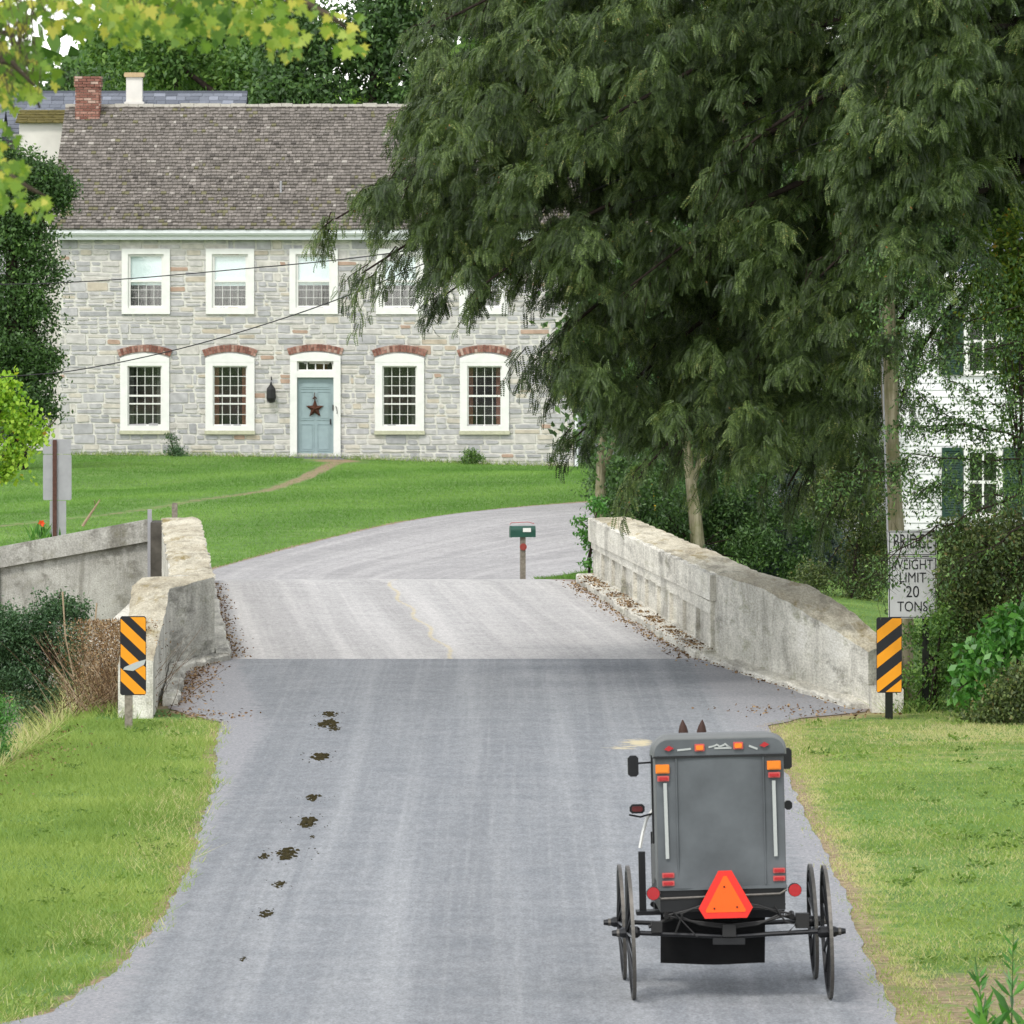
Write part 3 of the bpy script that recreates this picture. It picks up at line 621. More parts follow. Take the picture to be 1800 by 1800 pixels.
for wi, (x, z0, z1, w_, kind) in enumerate(WIN):
    x0, x1 = x-w_/2, x+w_/2
    if kind == 'upper':
        f = MB(); frame_ring(f, x0, x1, z0, z1, .17, .17, .15, -.075, .12)
        win = f.build('window', M_WHITE, house)
        s = MB(); a, b, c, d_ = x0+.17, x1-.17, z0+.17, z1-.15; frame_ring(s, a, b, c, d_, .065, .06, .06, -.01, .1)
        zm = (c+d_)/2; s.box(a+.065, b-.065, 0, .09, zm-.03, zm+.03); s.build('sash', M_WHITE, win)
        g = MB(); g.box(a+.065, b-.065, .06, .066, c+.06, d_-.06); g.build('glass', M_GLASS, win)
        bl = MB(); zb = c+.06+(.58 if wi != 1 else .56); n_ = 12
        bl.box(a+.05, b-.05, .070, .076, zb, d_-.04); bl.box(a+.05, b-.05, .074, .09, zb-.03, zb); bl.build('blind', M_BLIND, win)
        cu = MB(); n_ = 26
        for k in range(n_):
            xa = a+.03+(b-a-.06)*k/n_; xb = a+.03+(b-a-.06)*(k+1)/n_; ya = .10+.02*(k % 2); yb = .10+.02*((k+1) % 2)
            if abs(k-n_*.55) < 1 and wi == 0: continue
            cu.add([(xa, ya, c), (xb, yb, c), (xb, yb, zb+.1), (xa, ya, zb+.1)], [(0, 1, 2, 3)], 0, (k*37 % 10)/10)
        cu.build('curtain', M_CURTAIN, win)
        m_ = MB(); muntins(m_, a+.065, b-.065, c+.06, zm-.03, 4, 3, .075, .012); m_.build('glazing_bars', M_WHITE, win)
    elif kind == 'lower':
        f = MB(); zs = 2.72; frame_ring(f, x0, x1, z0, zs-.13, .2, .13, .10, -.08, .15)
        ap = [(x0, zs-.13), (x1, zs-.13)]+seg_arch(x0, x1, zs-.02, .13)
        f.prism_y(ap, -.085, .15); win = f.build('window', M_WHITE, house)
        sl_ = MB(); sl_.box(x0-.02, x1+.02, -.11, -.0, z0-.1, z0-.002); sl_.build('sill', varmat('mossy sill', [(0, 'a9a98a'), (1, 'c8c6b0')], .9) if wi == 5 else bpy.data.materials['mossy sill'], win)
        a, b, c, d_ = x0+.2, x1-.2, z0+.13, zs-.23; zm = (c+d_)/2+(.0 if wi != 8 else 0)
        s = MB(); frame_ring(s, a, b, c, d_, .035, .035, .035, -.01, .1); s.box(a+.035, b-.035, -.005, .09, zm-.025, zm+.025)
        if wi != 8: s.box(a+.035, b-.035, -.004, .085, zm-.235, zm-.20)
        s.build('sash', M_WHITE, win)
        g = MB(); g.box(a+.035, b-.035, .06, .066, c+.035, d_-.035); g.build('glass', M_GLASS, win)
        m_ = MB(); muntins(m_, a+.035, b-.035, zm+.025, d_-.035, 4, 3, .05)
        if wi == 8: muntins(m_, a+.035, b-.035, c+.035, zm-.025, 4, 3, .05)
        else: muntins(m_, a+.035, b-.035, c+.035, zm-.235, 4, 2, .05); muntins(m_, a+.035, b-.035, zm-.2, zm-.025, 4, 1, .05)
        m_.build('glazing_bars', M_WHITE, win)
        cu = MB(); cu.box(a, a+.14, .3, .34, c, d_); cu.box(b-.16, b, .3, .34, c, d_); cu.build('curtain', M_CURTAIN if wi % 2 else M_BRICK, win)
        brick_arch(x0-.02, x1+.02, zs+.015, .13, .20, wi)
    else:
        f = MB(); zt = 2.78; f.box(x0, x0+.19, -.09, .2, z0, zt-.16); f.box(x1-.19, x1, -.09, .2, z0, zt-.16)
        ap = [(x0, zt-.162), (x1, zt-.162)]+seg_arch(x0, x1, zt-.02, .10); f.prism_y(ap, -.095, .2)
        f.box(x0+.19, x1-.19, -.085, .2, 2.18, 2.36); fr_ = f.build('door_frame', M_WHITE, house)
        a, b = x0+.19, x1-.19
        g = MB(); g.box(a, b, .06, .066, 2.36, zt-.16); g.build('glass', M_GLASS, fr_)
        m_ = MB(); frame_ring(m_, a, b, 2.36, zt-.162, .04, .03, .03, .0, .09); muntins(m_, a+.04, b-.04, 2.39, zt-.19, 4, 1, .04, .03); m_.build('glazing_bars', M_WHITE, fr_)
        gl = MB(); gl.box(x-.0, x+.3, .4, .42, 2.3, 2.65); gl.build('lamp_shade', M_GLOW, fr_)
        dr = MB(); dr.box(a+.003, b-.003, .05, .1, .05, 2.178)
        for (px0, px1, pz0, pz1) in ((.08, .88, 1.86, 2.08), (.08, .44, 1.02, 1.80), (.52, .88, 1.02, 1.80), (.08, .44, .18, .92), (.52, .88, .18, .92)):
            sx = (b-a)/.96
            frame_ring(dr, a+px0*sx, a+px1*sx, pz0, pz1, .018, .018, .018, .035, .052)
            dr.box(a+(px0+.05)*sx, a+(px1-.05)*sx, .038, .051, pz0+.05, pz1-.05)
        door = dr.build('door', M_DOOR, house)
        hd = MB(); hd.tube([(b-.09, .05, .98), (b-.09, -.03, .98)], .022, 8); hd.box(b-.11, b-.07, .035, .05, .9, 1.06); hd.build('handle', M_IRON, door)
        hd = MB(); hd.box(b-.03, b+.005, -.1, .04, 1.28, 1.44); hd.tube([(b+.06, -.1, 1.4), (b+.09, -.14, 1.34), (b+.1, -.14, 1.2)], .01, 6); hd.build('latch', M_IRON, door)
        st = MB(); st.bbox(x0-.12, x1+.12, -.75, -.10, -.3, .0, .02); st.bbox(x0-.02, x1+.02, -.35, -.10, .002, .045, .01); st.build('doorstep', M_STEP, house)
        brick_arch(x0-.03, x1+.03, zt+.0, .11, .19, 77)
# wall lantern
ln = MB(); lx = hx(477)
pts = [(0, 1.50, .04), (0, 1.53, .1), (0, 1.62, .13), (0, 1.86, .12), (0, 1.9, .10), (0, 1.98, .04), (0, 2.05, .02)]
ln.tube([(lx, -.2, p[1]) for p in pts], [p[2] for p in pts], 8); ln.tube([(lx, -.2, 2.05), (lx, -.2, 2.18), (lx, -.1, 2.2), (lx, 0, 2.1)], .013, 6); ln.build('wall_lantern', M_IRON, house)
# eaves: gutter, fascia
g = MB(); prof = [(-.44, 6.17), (-.44, 6.08), (-.40, 6.02), (-.30, 6.0), (-.30, 6.17)]
n = len(prof); X0, X1 = -.26, W_+.26
for (pr, m_) in ((prof, 0), ([(-.30, 6.02), (-.30, 5.90), (-.26, 5.90), (-.26, 6.02)], 0)):
    n = len(pr); vs = [(X0, y_, z_) for y_, z_ in pr]+[(X1, y_, z_) for y_, z_ in pr]
    g.add(vs, [list(range(n)), list(range(2*n-1, n-1, -1))]+[(i_, i_+n, (i_+1) % n+n, (i_+1) % n) for i_ in range(n)])
g.build('gutter', M_GUTTER, house)
g = MB(); g.box(X0+.02, X1-.02, -.26, .0, 5.93, 5.99); g.box(X0+.02, 0, 0, D_/2, 5.9, 6.0); g.build('soffit', M_WHITE, house)
dp = MB(); dp.tube([(W_+.08, -.1, 5.9), (W_+.08, -.06, 5.0), (W_+.08, -.06, -.3)], .05, 8); dp.build('downspout', M_GUTTER, house)
# shingle roof
def roof_courses(mb, X0, X1, ye, ze, yr, zr, rows, wr, seed, m=0, thick=.03, lightp=.07):
    rnd = random.Random(seed); L = math.hypot(yr-ye, zr-ze); dy, dz = (yr-ye)/L, (zr-ze)/L; ny_, nz_ = -dz*(1 if dy > 0 else -1), abs(dy)
    st = L/rows
    for r_ in range(rows):
        x = X0
        rowc = rnd.uniform(-.06, .06)
        while x < X1:
            wd = rnd.uniform(*wr); xb = min(x+wd, X1); s0 = r_*st-rnd.uniform(0, .02); s1 = (r_+1.25)*st
            s1 = min(s1, L)
            t0 = thick*rnd.uniform(.7, 1.35); t1 = .004
            def pt(xx, s, t): return (xx, ye+dy*s+ny_*t, ze+dz*s+nz_*t)
            c = min(.9, max(0, rnd.gauss(.42, .17)+rowc))
            q_ = rnd.random()
            if q_ < lightp: c = .95
            elif q_ > .97 - .06*(r_/rows < .3): c = 1
            a, b = x+.004, xb-.004
            mb.add([pt(a, s0, 0), pt(b, s0, 0), pt(b, s0, t0), pt(a, s0, t0), pt(b, s1, t1), pt(a, s1, t1)], [(0, 1, 2, 3), (3, 2, 4, 5), (0, 3, 5), (1, 4, 2)], m, c)
            x = xb
rf = MB(); roof_courses(rf, X0, X1, -.46, 6.18, D_/2, ZR, 40, (.07, .16), 3, 0, .05, .012); roof_courses(rf, X0, X1, D_+.3, 6.1, D_/2, ZR, 14, (.3, .6), 4)
for y_, z_ in ((-.42, 6.165), (D_+.3, 6.06)):
    rf.add([(X0, y_, z_), (X1, y_, z_), (X1, D_/2, ZR-.01), (X0, D_/2, ZR-.01)], [(0, 1, 2, 3)], 0, .1)
    rf.add([(X0, y_, z_-.1), (X0, D_/2, ZR-.11), (X0, D_/2, ZR-.01), (X0, y_, z_)], [(0, 1, 2, 3)], 0, .3)
roof = rf.build('roof', M_SHINGLE, house)
rg = MB(); rnd = random.Random(9)
x = X0
while x < X1:
    l = rnd.uniform(.25, .5); h = rnd.uniform(.0, .035); rg.box(x, min(x+l, X1)-.01, D_/2-.1, D_/2+.1, ZR-.04, ZR+.035+h); x += l
rg.build('ridge_cap', M_RIDGE, roof)
def chimney(mb, x0, x1, y0, y1, z0, z1, seed, cap=True):
    mb.box(x0+.01, x1-.01, y0+.01, y1-.01, z0, z1-.02, 0); rnd = random.Random(seed); z = z0; k = 0
    while z < z1-.02:
        out = .03 if (cap and z > z1-.3) else 0
        for face in range(4):
            a0, a1 = (x0, x1) if face % 2 == 0 else (y0, y1)
            p = a0-out-(.11 if k % 2 else 0)
            while p < a1+out:
                e = p+.22; a, b = max(p, a0-out)+.008, min(e, a1+out)-.008
                if b-a > .03:
                    if face == 0: mb.box(a, b, y0-.02-out, y0+.02, z+.008, z+.068, 1, rnd.random())
                    if face == 2: mb.box(a, b, y1-.02, y1+.02+out, z+.008, z+.068, 1, rnd.random())
                    if face == 1: mb.box(x1-.02, x1+.02+out, a, b, z+.008, z+.068, 1, rnd.random())
                    if face == 3: mb.box(x0-.02-out, x0+.02, a, b, z+.008, z+.068, 1, rnd.random())
                p = e
        z += .075; k += 1
ch = MB(); chimney(ch, .08, .72, D_/2-.62, D_/2-.05, 8.7, 10.42, 1); ch.build('chimney', [M_BRICKMORT, M_BRICK], roof)
ch = MB(); chimney(ch, 11.85, 12.35, D_/2-.5, D_/2+.1, 8.7, 9.95, 2); o = ch.build('chimney', [M_BRICKMORT, M_BRICK], roof)
vp = MB(); vp.tube([(5.95, .95, 6.9), (5.95, .95, 7.5)], .03, 8); vp.build('vent_pipe', M_ALU, roof)
# star on the door
star = thing('star_wreath', 'rusty five pointed metal star hanging on the blue grey door', 'star ornament')
star.matrix_world = Matrix.Translation((HX, HY, 0)) @ Matrix.Rotation(HA, 4, 'Z') @ Matrix.Translation((hx(553), -.02, 1.33))
mb = MB(); pt = []
for k in range(10):
    a = math.pi/2+k*math.pi/5; r_ = .26 if k % 2 == 0 else .11; pt.append((r_*math.cos(a), r_*math.sin(a)))
vs = [(p[0], .03, p[1]) for p in pt]+[(0, -.07, 0)]; mb.add(vs, [(i_, (i_+1) % 10, 10) for i_ in range(10)]+[list(range(9, -1, -1))]); mb.build('star', M_RUST, star)
mb = MB(); mb.tube([(0, .01, .24), (-.02, 0, .36), (0, .01, .44)], .012, 6); mb.tube([(-.05, .0, .27), (0, -.01, .33), (.05, 0, .27)], .02, 6); mb.build('hanging_bow', M_RUST, star)

# ------------------------------------------------------------------ buildings behind and beside
rear = thing('rear_house', 'slate roofed rear house showing above the shingle roof with a pale chimney', 'house', (-15.6, 209, 0))
mb = MB(); mb.box(0, 7.7, 0, 7, -.3, 8.9); mb.build('wall', M_PLASTER, rear)
mb = MB(); roof_courses(mb, -.3, 8.0, -.3, 8.7, 3.5, 10.15, 12, (.25, .4), 8, 0, .02, .05); roof_courses(mb, -.3, 8.0, 7.3, 8.7, 3.5, 10.15, 12, (.25, .4), 18, 0, .02, .05)
mb.box(-.3, 8.0, 3.42, 3.58, 10.12, 10.2, 0, .05); rr = mb.build('roof', M_SLATE, rear)
px0 = (222-900)/61.7+15.6; px1 = (250-900)/61.7+15.6
mb = MB(); mb.bbox(px0, px1, 1.6, 2.1, 9.3, 10.55, .02); mb.bbox(px0-.05, px1+.05, 1.5, 2.2, 9.5, 9.85, .02); c_ = mb.build('chimney', M_PLASTER, rr)
mb = MB(); mb.bbox(px0-.06, px1+.06, 1.54, 2.16, 10.55, 10.68, .03); mb.build('chimney_cap', M_CAPSTONE, rr)
wing = thing('plaster_wing', 'white plastered wing with mossy roof edge left of the stone house behind the ivy tree', 'house', (-13.7, 205.6, 0))
mb = MB(); mb.box(0, 1.46, 0, 3.2, -.3, 9.18); mb.build('wall', M_PLASTER, wing)
mb = MB(); roof_courses(mb, -.1, 1.52, -.15, 9.15, 1.6, 9.55, 5, (.2, .35), 5, 0, .03); mb.box(-.1, 1.52, 1.5, 3.4, 9.18, 9.5); mb.build('roof', M_MOSSROOF, wing)
lw = thing('slate_outbuilding', 'low slate roofed outbuilding at the left edge behind the yellow maple leaves', 'house', (-19.2, 206.5, 0))
mb = MB(); mb.box(0, 5.2, 0, 5, -.3, 8.3); mb.build('wall', M_GREYWALL, lw)
mb = MB(); roof_courses(mb, -.2, 4.9, -.3, 8.2, 2.5, 9.6, 10, (.25, .4), 6, 0, .02); roof_courses(mb, -.2, 4.9, 5.3, 8.2, 2.5, 9.6, 10, (.25, .4), 7, 0, .02); mb.build('roof', M_SLATE, lw)
ann = thing('side_annex', 'grey rendered annex set back from the stone house corner', 'house', (1.72, 203.5, 0))
mb = MB(); mb.box(0, 3.2, 0, 4, -.5, 5.6); mb.build('wall', M_GREYWALL, ann)
mb = MB(); roof_courses(mb, -.2, 3.4, -.3, 5.5, 2, 6.8, 9, (.2, .35), 12); roof_courses(mb, -.2, 3.4, 4.3, 5.5, 2, 6.8, 9, (.2, .35), 13); mb.build('roof', M_SHINGLE, ann)

wh = thing('white_house', 'white clapboard house with dark green shutters behind the trees', 'house', (6.6, 148, -.1))
def clap(mb, X0, X1, Z0, Z1, holes, y, h=.14):
    z = Z0
    while z < Z1:
        zt = min(z+h, Z1); cuts = [X0]+sorted(v for q_ in holes if q_[2] < (z+zt)/2 < q_[3] for v in q_[:2])+[X1]
        for a, b in zip(cuts[::2], cuts[1::2]):
            mb.add([(a, y-.022, z), (b, y-.022, z), (b, y, zt), (a, y, zt), (a, y, z), (b, y, z)], [(0, 1, 2, 3), (4, 5, 1, 0)])
        z = zt
S = 13000/148.0
wholes = []; wx = lambda px: (px-900)/S-6.6; wz = lambda py: EYE-(py-441)/S+.1
for pc, za, zb in ((1728, 655, 545), (1728, 905, 790), (2010, 655, 545), (2010, 905, 790)): wholes.append((wx(pc-27), wx(pc+27), wz(za), wz(zb)))
mb = MB(); clap(mb, wx(1560), wx(2180), -.3, wz(500), wholes, 0); mb.box(wx(1560), wx(2180), .03, .05, -.3, .1)
mb.add([(wx(1560), 0, -.3), (wx(1560), 8, -.3), (wx(1560), 8, wz(500)), (wx(1560), 4, wz(500)+2.5), (wx(1560), 0, wz(500))], [(0, 4, 3, 2, 1)])
mb.add([(wx(2180), 0, -.3), (wx(2180), 8, -.3), (wx(2180), 8, wz(500)), (wx(2180), 4, wz(500)+2.5), (wx(2180), 0, wz(500))], [(0, 1, 2, 3, 4)])
mb.add([(wx(1560), 8, -.3), (wx(2180), 8, -.3), (wx(2180), 8, wz(500)), (wx(1560), 8, wz(500))], [(1, 0, 3, 2)]); mb.build('wall', M_SIDING, wh)
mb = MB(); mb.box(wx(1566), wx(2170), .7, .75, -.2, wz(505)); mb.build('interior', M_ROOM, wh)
mb = MB(); mb.box(wx(1560)-.02, wx(1560)+.12, -.04, -.025, -.3, wz(505)); mb.build('corner_board', M_WHITE, wh)
mb = MB(); mb.box(wx(1550), wx(2190), -.45, .0, wz(505), wz(488)); mb.box(wx(1548), wx(2192), -.52, -.42, wz(488), wz(478)); mb.build('cornice', M_WHITE, wh)
mb = MB(); roof_courses(mb, wx(1548), wx(2192), -.5, wz(480), 4, wz(480)+2.6, 16, (.25, .4), 30, 0, .02); roof_courses(mb, wx(1548), wx(2192), 8.5, wz(480), 4, wz(480)+2.6, 16, (.25, .4), 31, 0, .02); mb.build('roof', M_SLATE, wh)
for (a, b, c, d_) in wholes:
    mb = MB(); frame_ring(mb, a-.08, b+.08, c-.06, d_+.12, .08, .06, .12, -.07, .05); win = mb.build('window', M_WHITE, wh)
    mb = MB(); frame_ring(mb, a, b, c, d_, .04, .04, .04, .0, .06); mb.box(a+.04, b-.04, .01, .05, (c+d_)/2-.03, (c+d_)/2+.03); mb.box((a+b)/2-.02, (a+b)/2+.02, .012, .048, c+.04, d_-.04); mb.build('sash', M_WHITE, win)
    mb = MB(); mb.box(a, b, .06, .066, c, d_); mb.build('glass', M_GLASS, win)
    for (sa, sb) in ((a-.10-.42, a-.10), (b+.10, b+.10+.42)):
        mb = MB(); frame_ring(mb, sa, sb, c-.04, d_+.04, .06, .07, .07, -.09, -.045)
        z = c+.04
        while z < d_-.05: mb.add([(sa+.06, -.08, z), (sb-.06, -.08, z), (sb-.06, -.055, z+.05), (sa+.06, -.055, z+.05)], [(0, 1, 2, 3)]); z += .05
        mb.box(sa+.02, sb-.02, -.054, -.047, c, d_); mb.build('shutter', M_SHUTTER, wh)
# porch on its left
mb = MB(); mb.box(wx(1335), wx(1557), -1.2, 3, wz(700)-.0, wz(686)); mb.build('porch_roof', M_SLATE, wh)
for px in (1350, 1421, 1500):
    mb = MB(); mb.bbox(wx(px)-.06, wx(px)+.06, -1.1, -.98, -.3, wz(700), .01); mb.build('porch_post', M_WHITE, wh)
mb = MB(); mb.box(wx(1335), wx(1557), 2.8, 2.9, -.3, wz(700)); mb.build('porch_wall', M_GREYWALL, wh)
# ------------------------------------------------------------------ buggy (local: +Y forward, z up, origin on the road under the rear axle)
BX, BY = (1281-900)/235.0, 55.3; BYAW = R(1.6)
buggy = thing('horse_buggy', 'grey covered horse drawn buggy with an orange warning triangle on its back', 'buggy', (BX, BY, .006), BYAW)
ROLL = Matrix.Translation((0, 0, .5)) @ Matrix.Rotation(R(-1.3), 4, 'Y') @ Matrix.Translation((0, 0, -.5))
def bb_(mb, name, mats, parent=None, smooth=False): return mb.build(name, mats, parent or buggy, smooth)
def X_(px): return (px-1281)/235.0
def Z_(py): return (1757-py)/235.0
Mx = ROLL
# body shell (side walls, front), leaning with the roll
x0, x1 = X_(1158), X_(1384)
mb = MB()
Ms = Mx
mb.add([Ms @ Vector(p) for p in ((x0, -.02, .8), (x0+.02, -.02, .8), (x0+.06, 1.45, .8), (x0+.04, 1.45, .8), (x0, -.02, 1.83), (x0+.02, -.02, 1.83), (x0+.06, 1.45, 1.78), (x0+.04, 1.45, 1.78))], [(0, 3, 2, 1), (4, 5, 6, 7), (0, 1, 5, 4), (1, 2, 6, 5), (2, 3, 7, 6), (3, 0, 4, 7)]); mb.box(x1-.02, x1, -.02, 1.45, .80, 1.83, 0, M=Mx)
mb.box(x0, x1, .9, .93, .80, 1.1, 0, M=Mx)
bb_(mb, 'body_side', M_BUGGYTOP)
# back curtain, slightly bulged and creased
nxp, nzp = 16, 18; vs = []
for j in range(nzp+1):
    for i_ in range(nxp+1):
        u, v_ = i_/nxp, j/nzp
        cr = .022*math.sin(6*(u*1.3+v_*1.2))*max(0, .45-v_)*2 + .012*math.sin(14*(u-v_))*max(0, .5-v_)
        vs.append(Mx @ Vector((x0+.005+(x1-x0-.01)*u, -.035-.02*math.sin(math.pi*u)-cr, .84+(1.825-.84)*v_)))
mb = MB(); mb.add(vs, [(j*(nxp+1)+i_, j*(nxp+1)+i_+1, (j+1)*(nxp+1)+i_+1, (j+1)*(nxp+1)+i_) for j in range(nzp) for i_ in range(nxp)]); cur = bb_(mb, 'back_curtain', M_BUGGY, None, True)
mb = MB()
for xx in (x0+.155, x1-.155): mb.tube([Mx @ Vector((xx, -.058, .86)), Mx @ Vector((xx, -.058, 1.81))], .006, 6)
mb.box(x0-.004, x1+.004, -.062, -.03, .826, .846, M=Mx); bb_(mb, 'curtain_seam', M_BUGGY)
# rounded roof: rear fascia + crown that droops towards the front
def roof_prof(w0, w1, zb, zt, r):
    pts = [(w0, zb), (w1, zb)]
    for k in range(9): a = math.pi/2*k/8; pts.append((w1-r+r*math.cos(a), zt-r+r*math.sin(a)-.0))
    for k in range(9): a = math.pi/2+math.pi/2*k/8; pts.append((w0+r+r*math.cos(a), zt-r+r*math.sin(a)))
    return pts
secs = [(-.045, 1.825, 1.955, .0), (-.04, 1.825, 1.965, .0), (.0, 1.82, 1.985, .02), (.5, 1.80, 1.965, -.02), (1.0, 1.77, 1.925, -.05), (1.62, 1.72, 1.86, -.09)]
mb = MB(); vs = []; n = 20
for y_, zb, zt, ex in secs: vs += [Mx @ Vector((p[0], y_, p[1])) for p in roof_prof(x0-.012-ex*.5, x1+.012+ex*.5, zb, zt, min(.125, zt-zb-.004))]
n = len(vs)//len(secs)
mb.add(vs, [(k*n+j, k*n+(j+1) % n, (k+1)*n+(j+1) % n, (k+1)*n+j) for k in range(len(secs)-1) for j in range(n)]+[list(range(n)), list(range((len(secs)-1)*n, len(secs)*n))]); roofb = bb_(mb, 'roof', M_BUGGYTOP, None, False)
mb = MB(); pr = roof_prof(x0-.005, x1+.005, 1.83, 1.948, .10); mb.prism_y(pr, -.052, -.046, 0, M=Mx); bb_(mb, 'rear_fascia', M_BUGGY, roofb)
mb = MB(); mb.box(x0-.016, x1+.016, -.066, -.03, 1.815, 1.828, M=Mx); bb_(mb, 'drip_rail', M_BLACK, roofb)
def lamp(name, xc, zc, w_, h_, mat, back=None, y=-.066, tilt=0, parent=None):
    T = Mx @ Matrix.Translation((xc, y, zc)) @ Matrix.Rotation(tilt, 4, 'Y')
    m_ = MB(); m_.bbox(-w_/2, w_/2, -.012, 0, -h_/2, h_/2, .006, 0, M=T)
    o = bb_(m_, name, mat, parent)
    if back:
        m_ = MB(); m_.bbox(-w_/2-.009, w_/2+.009, -.004, .012, -h_/2-.009, h_/2+.009, .004, 0, M=T); m_.build('lamp_surround', back, o)
    return o
for px, py in ((1170, 1349), (1366, 1347)): tag(lamp('marker_lamp', X_(px), Z_(py), .085, .048, M_AMBER, M_AMBER), 'amber marker lamp high on the back')
for px, py in ((1171, 1366), (1366, 1364)): tag(lamp('reflector', X_(px), Z_(py), .07, .022, M_REDREF, M_PINK), 'small red reflector')
for px, py in ((1176, 1536), (1176, 1550), (1371, 1532), (1371, 1546)): tag(lamp('reflector', X_(px), Z_(py), .072, .020, M_REDREF, M_PINK), 'small red reflector')
for px, py in ((1236, 1313), (1304, 1311)): tag(lamp('marker_lamp', X_(px), Z_(py), .055, .035, M_AMBER, M_PINK), 'amber lamp on the roof fascia')
for px, py in ((1182, 1314), (1350, 1311)):
    T = Mx @ Matrix.Translation((X_(px), -.062, Z_(py))); m_ = MB(); m_.prism_y([(-.036, -.004), (0, -.018), (.036, .004), (0, .024)], -.012, 0, M=T); tag(bb_(m_, 'reflector', M_REDREF), 'red diamond shaped roof reflector')
m_ = MB()
def strip_(xa, za, xb, zb, t=.012, y=-.058):
    d = Vector((xb-xa, 0, zb-za)); n_ = Vector((-d.z, 0, d.x)).normalized()*t/2; a = Vector((xa, y, za)); b = Vector((xb, y, zb)); e = Vector((0, .004, 0))
    m_.add([Mx @ p for p in (a-n_, b-n_, b+n_, a+n_, a-n_+e, b-n_+e, b+n_+e, a+n_+e)], [(0, 1, 2, 3), (7, 6, 5, 4), (0, 4, 5, 1), (3, 2, 6, 7), (0, 3, 7, 4), (1, 5, 6, 2)])
strip_(X_(1197), Z_(1317), X_(1221), Z_(1315), .014); strip_(X_(1323), Z_(1312), X_(1338), Z_(1318), .014)
for a, b in (((1252, 1313), (1262, 1311)), ((1262, 1311), (1268, 1308)), ((1268, 1309), (1272, 1313)), ((1272, 1312), (1280, 1309)), ((1280, 1307), (1288, 1313)), ((1262, 1315), (1291, 1315)), ((1284, 1311), (1292, 1316))):
    strip_(X_(a[0]), Z_(a[1]), X_(b[0]), Z_(b[1]), .012)
bb_(m_, 'reflective_letters', M_TAPE)
for a, b in ((1174, 1175.5), (1365, 1366)):
    m_ = MB(); strip_(X_(a), Z_(1374), X_(b), Z_(1507), .026, -.064); bb_(m_, 'reflective_tape', M_TAPE)
# round red lamps on a bar
for px in (1149, 1398):
    m_ = MB(); T = Mx @ Matrix.Translation((X_(px), -.06, Z_(1567))); cs = [(math.cos(2*math.pi*k/20)*.047, math.sin(2*math.pi*k/20)*.047) for k in range(20)]
    m_.prism_y(cs, -.02, 0, M=T); o = tag(bb_(m_, 'tail_lamp', M_REDREF), 'round red tail lamp'); m_ = MB(); m_.prism_y([(a*1.08, b*1.08) for a, b in cs], -.008, .04, M=T); m_.build('lamp_housing', M_BLACK, o)
m_ = MB(); m_.tube([Mx @ Vector((X_(a), -.045, Z_(b))) for a, b in ((1150, 1567), (1163, 1577), (1372, 1573), (1384, 1566))], .010, 8); bb_(m_, 'lamp_bar', M_STEEL)
# warning triangle
T = Mx @ Matrix.Translation((X_(1275), -.12, Z_(1577)))
def tri(w_, top, bot, cut):
    return [(-w_/2+cut, bot), (w_/2-cut, bot), (w_/2, bot+cut*1.7), (cut*1.1, top), (-cut*1.1, top), (-w_/2, bot+cut*1.7)]
m_ = MB(); m_.prism_y(tri(.405, .205, -.15, .045), -.004, 0, M=T); smv = bb_(m_, 'warning_triangle', M_SMVR)
m_ = MB(); m_.prism_y([(-.145, -.105), (.145, -.105), (.145+.005, -.09), (.012, .165), (-.012, .165), (-.15, -.09)], -.008, -.004, M=T); m_.build('orange_face', M_SMVO, smv)
m_ = MB()
for a, b in ((-.085, -.075), (.085, -.068), (-.008, .085)): m_.tube([T @ Vector((a, -.014, b)), T @ Vector((a, -.007, b))], .008, 8)
m_.tube([T @ Vector((0, .0, 0)), T @ Vector((0, .09, 0))], .015, 6); m_.build('bolt', M_RUST, smv)
# lower box, mud flap, axles, springs
m_ = MB(); m_.box(x0+.015, x1-.01, .0, 1.35, .66, .835, M=Mx); m_.box(x0+.03, x1-.03, 1.3, 1.6, .55, .62, M=Mx)
m_.add([Mx @ Vector(p) for p in ((x0+.015, -.01, .66), (x1-.01, -.01, .66), (x1-.06, .03, .60), (x0+.06, .03, .60))], [(0, 1, 2, 3)]); bb_(m_, 'floor_box', M_BLACK)
m_ = MB(); xa, xb = X_(1165), X_(1350); nn = 14; vs = []
for j in range(9):
    for k in range(nn+1):
        u, v_ = k/nn, j/8; vs.append((xa+(xb-xa)*u, .34+.02*math.sin(u*9+v_*2)*(1-v_)+.03*(1-v_), .235+.42*v_-.012*math.sin(math.pi*u)*(1-v_)))
m_.add(vs, [(j*(nn+1)+k, j*(nn+1)+k+1, (j+1)*(nn+1)+k+1, (j+1)*(nn+1)+k) for j in range(8) for k in range(nn)]); bb_(m_, 'mud_flap', M_RUBBER, None, True)
TR = .735
RW, FW, WB = .5, .44, 1.55
for y_, r_ in ((0, RW), (WB, FW)):
    m_ = MB(); m_.tube([(-TR-.05, y_, r_+.0), (-.3, y_, r_-.02), (0, y_, r_-.035), (.3, y_, r_-.015), (TR+.05, y_, r_+.01)], .018, 8)
    m_.box(-.12, .12, y_-.03, y_+.03, r_-.09, r_-.04); bb_(m_, 'axle', M_BLACK)
m_ = MB()
for sgn in (1,):
    for off in (0, .012, .024):
        L_ = .46-off*4
        m_.tube([(-L_, -.03, .625-off*.3), (-L_*.6, -.03, .585-off), (0, -.03, .555-off), (L_*.6, -.03, .585-off), (L_, -.03, .635-off*.3)], .009, 6)
        m_.tube([(-L_, -.03, .63+off*.3), (-L_*.6, -.03, .675+off), (0, -.03, .70+off), (L_*.6, -.03, .68+off), (L_, -.03, .64+off*.3)], .009, 6)
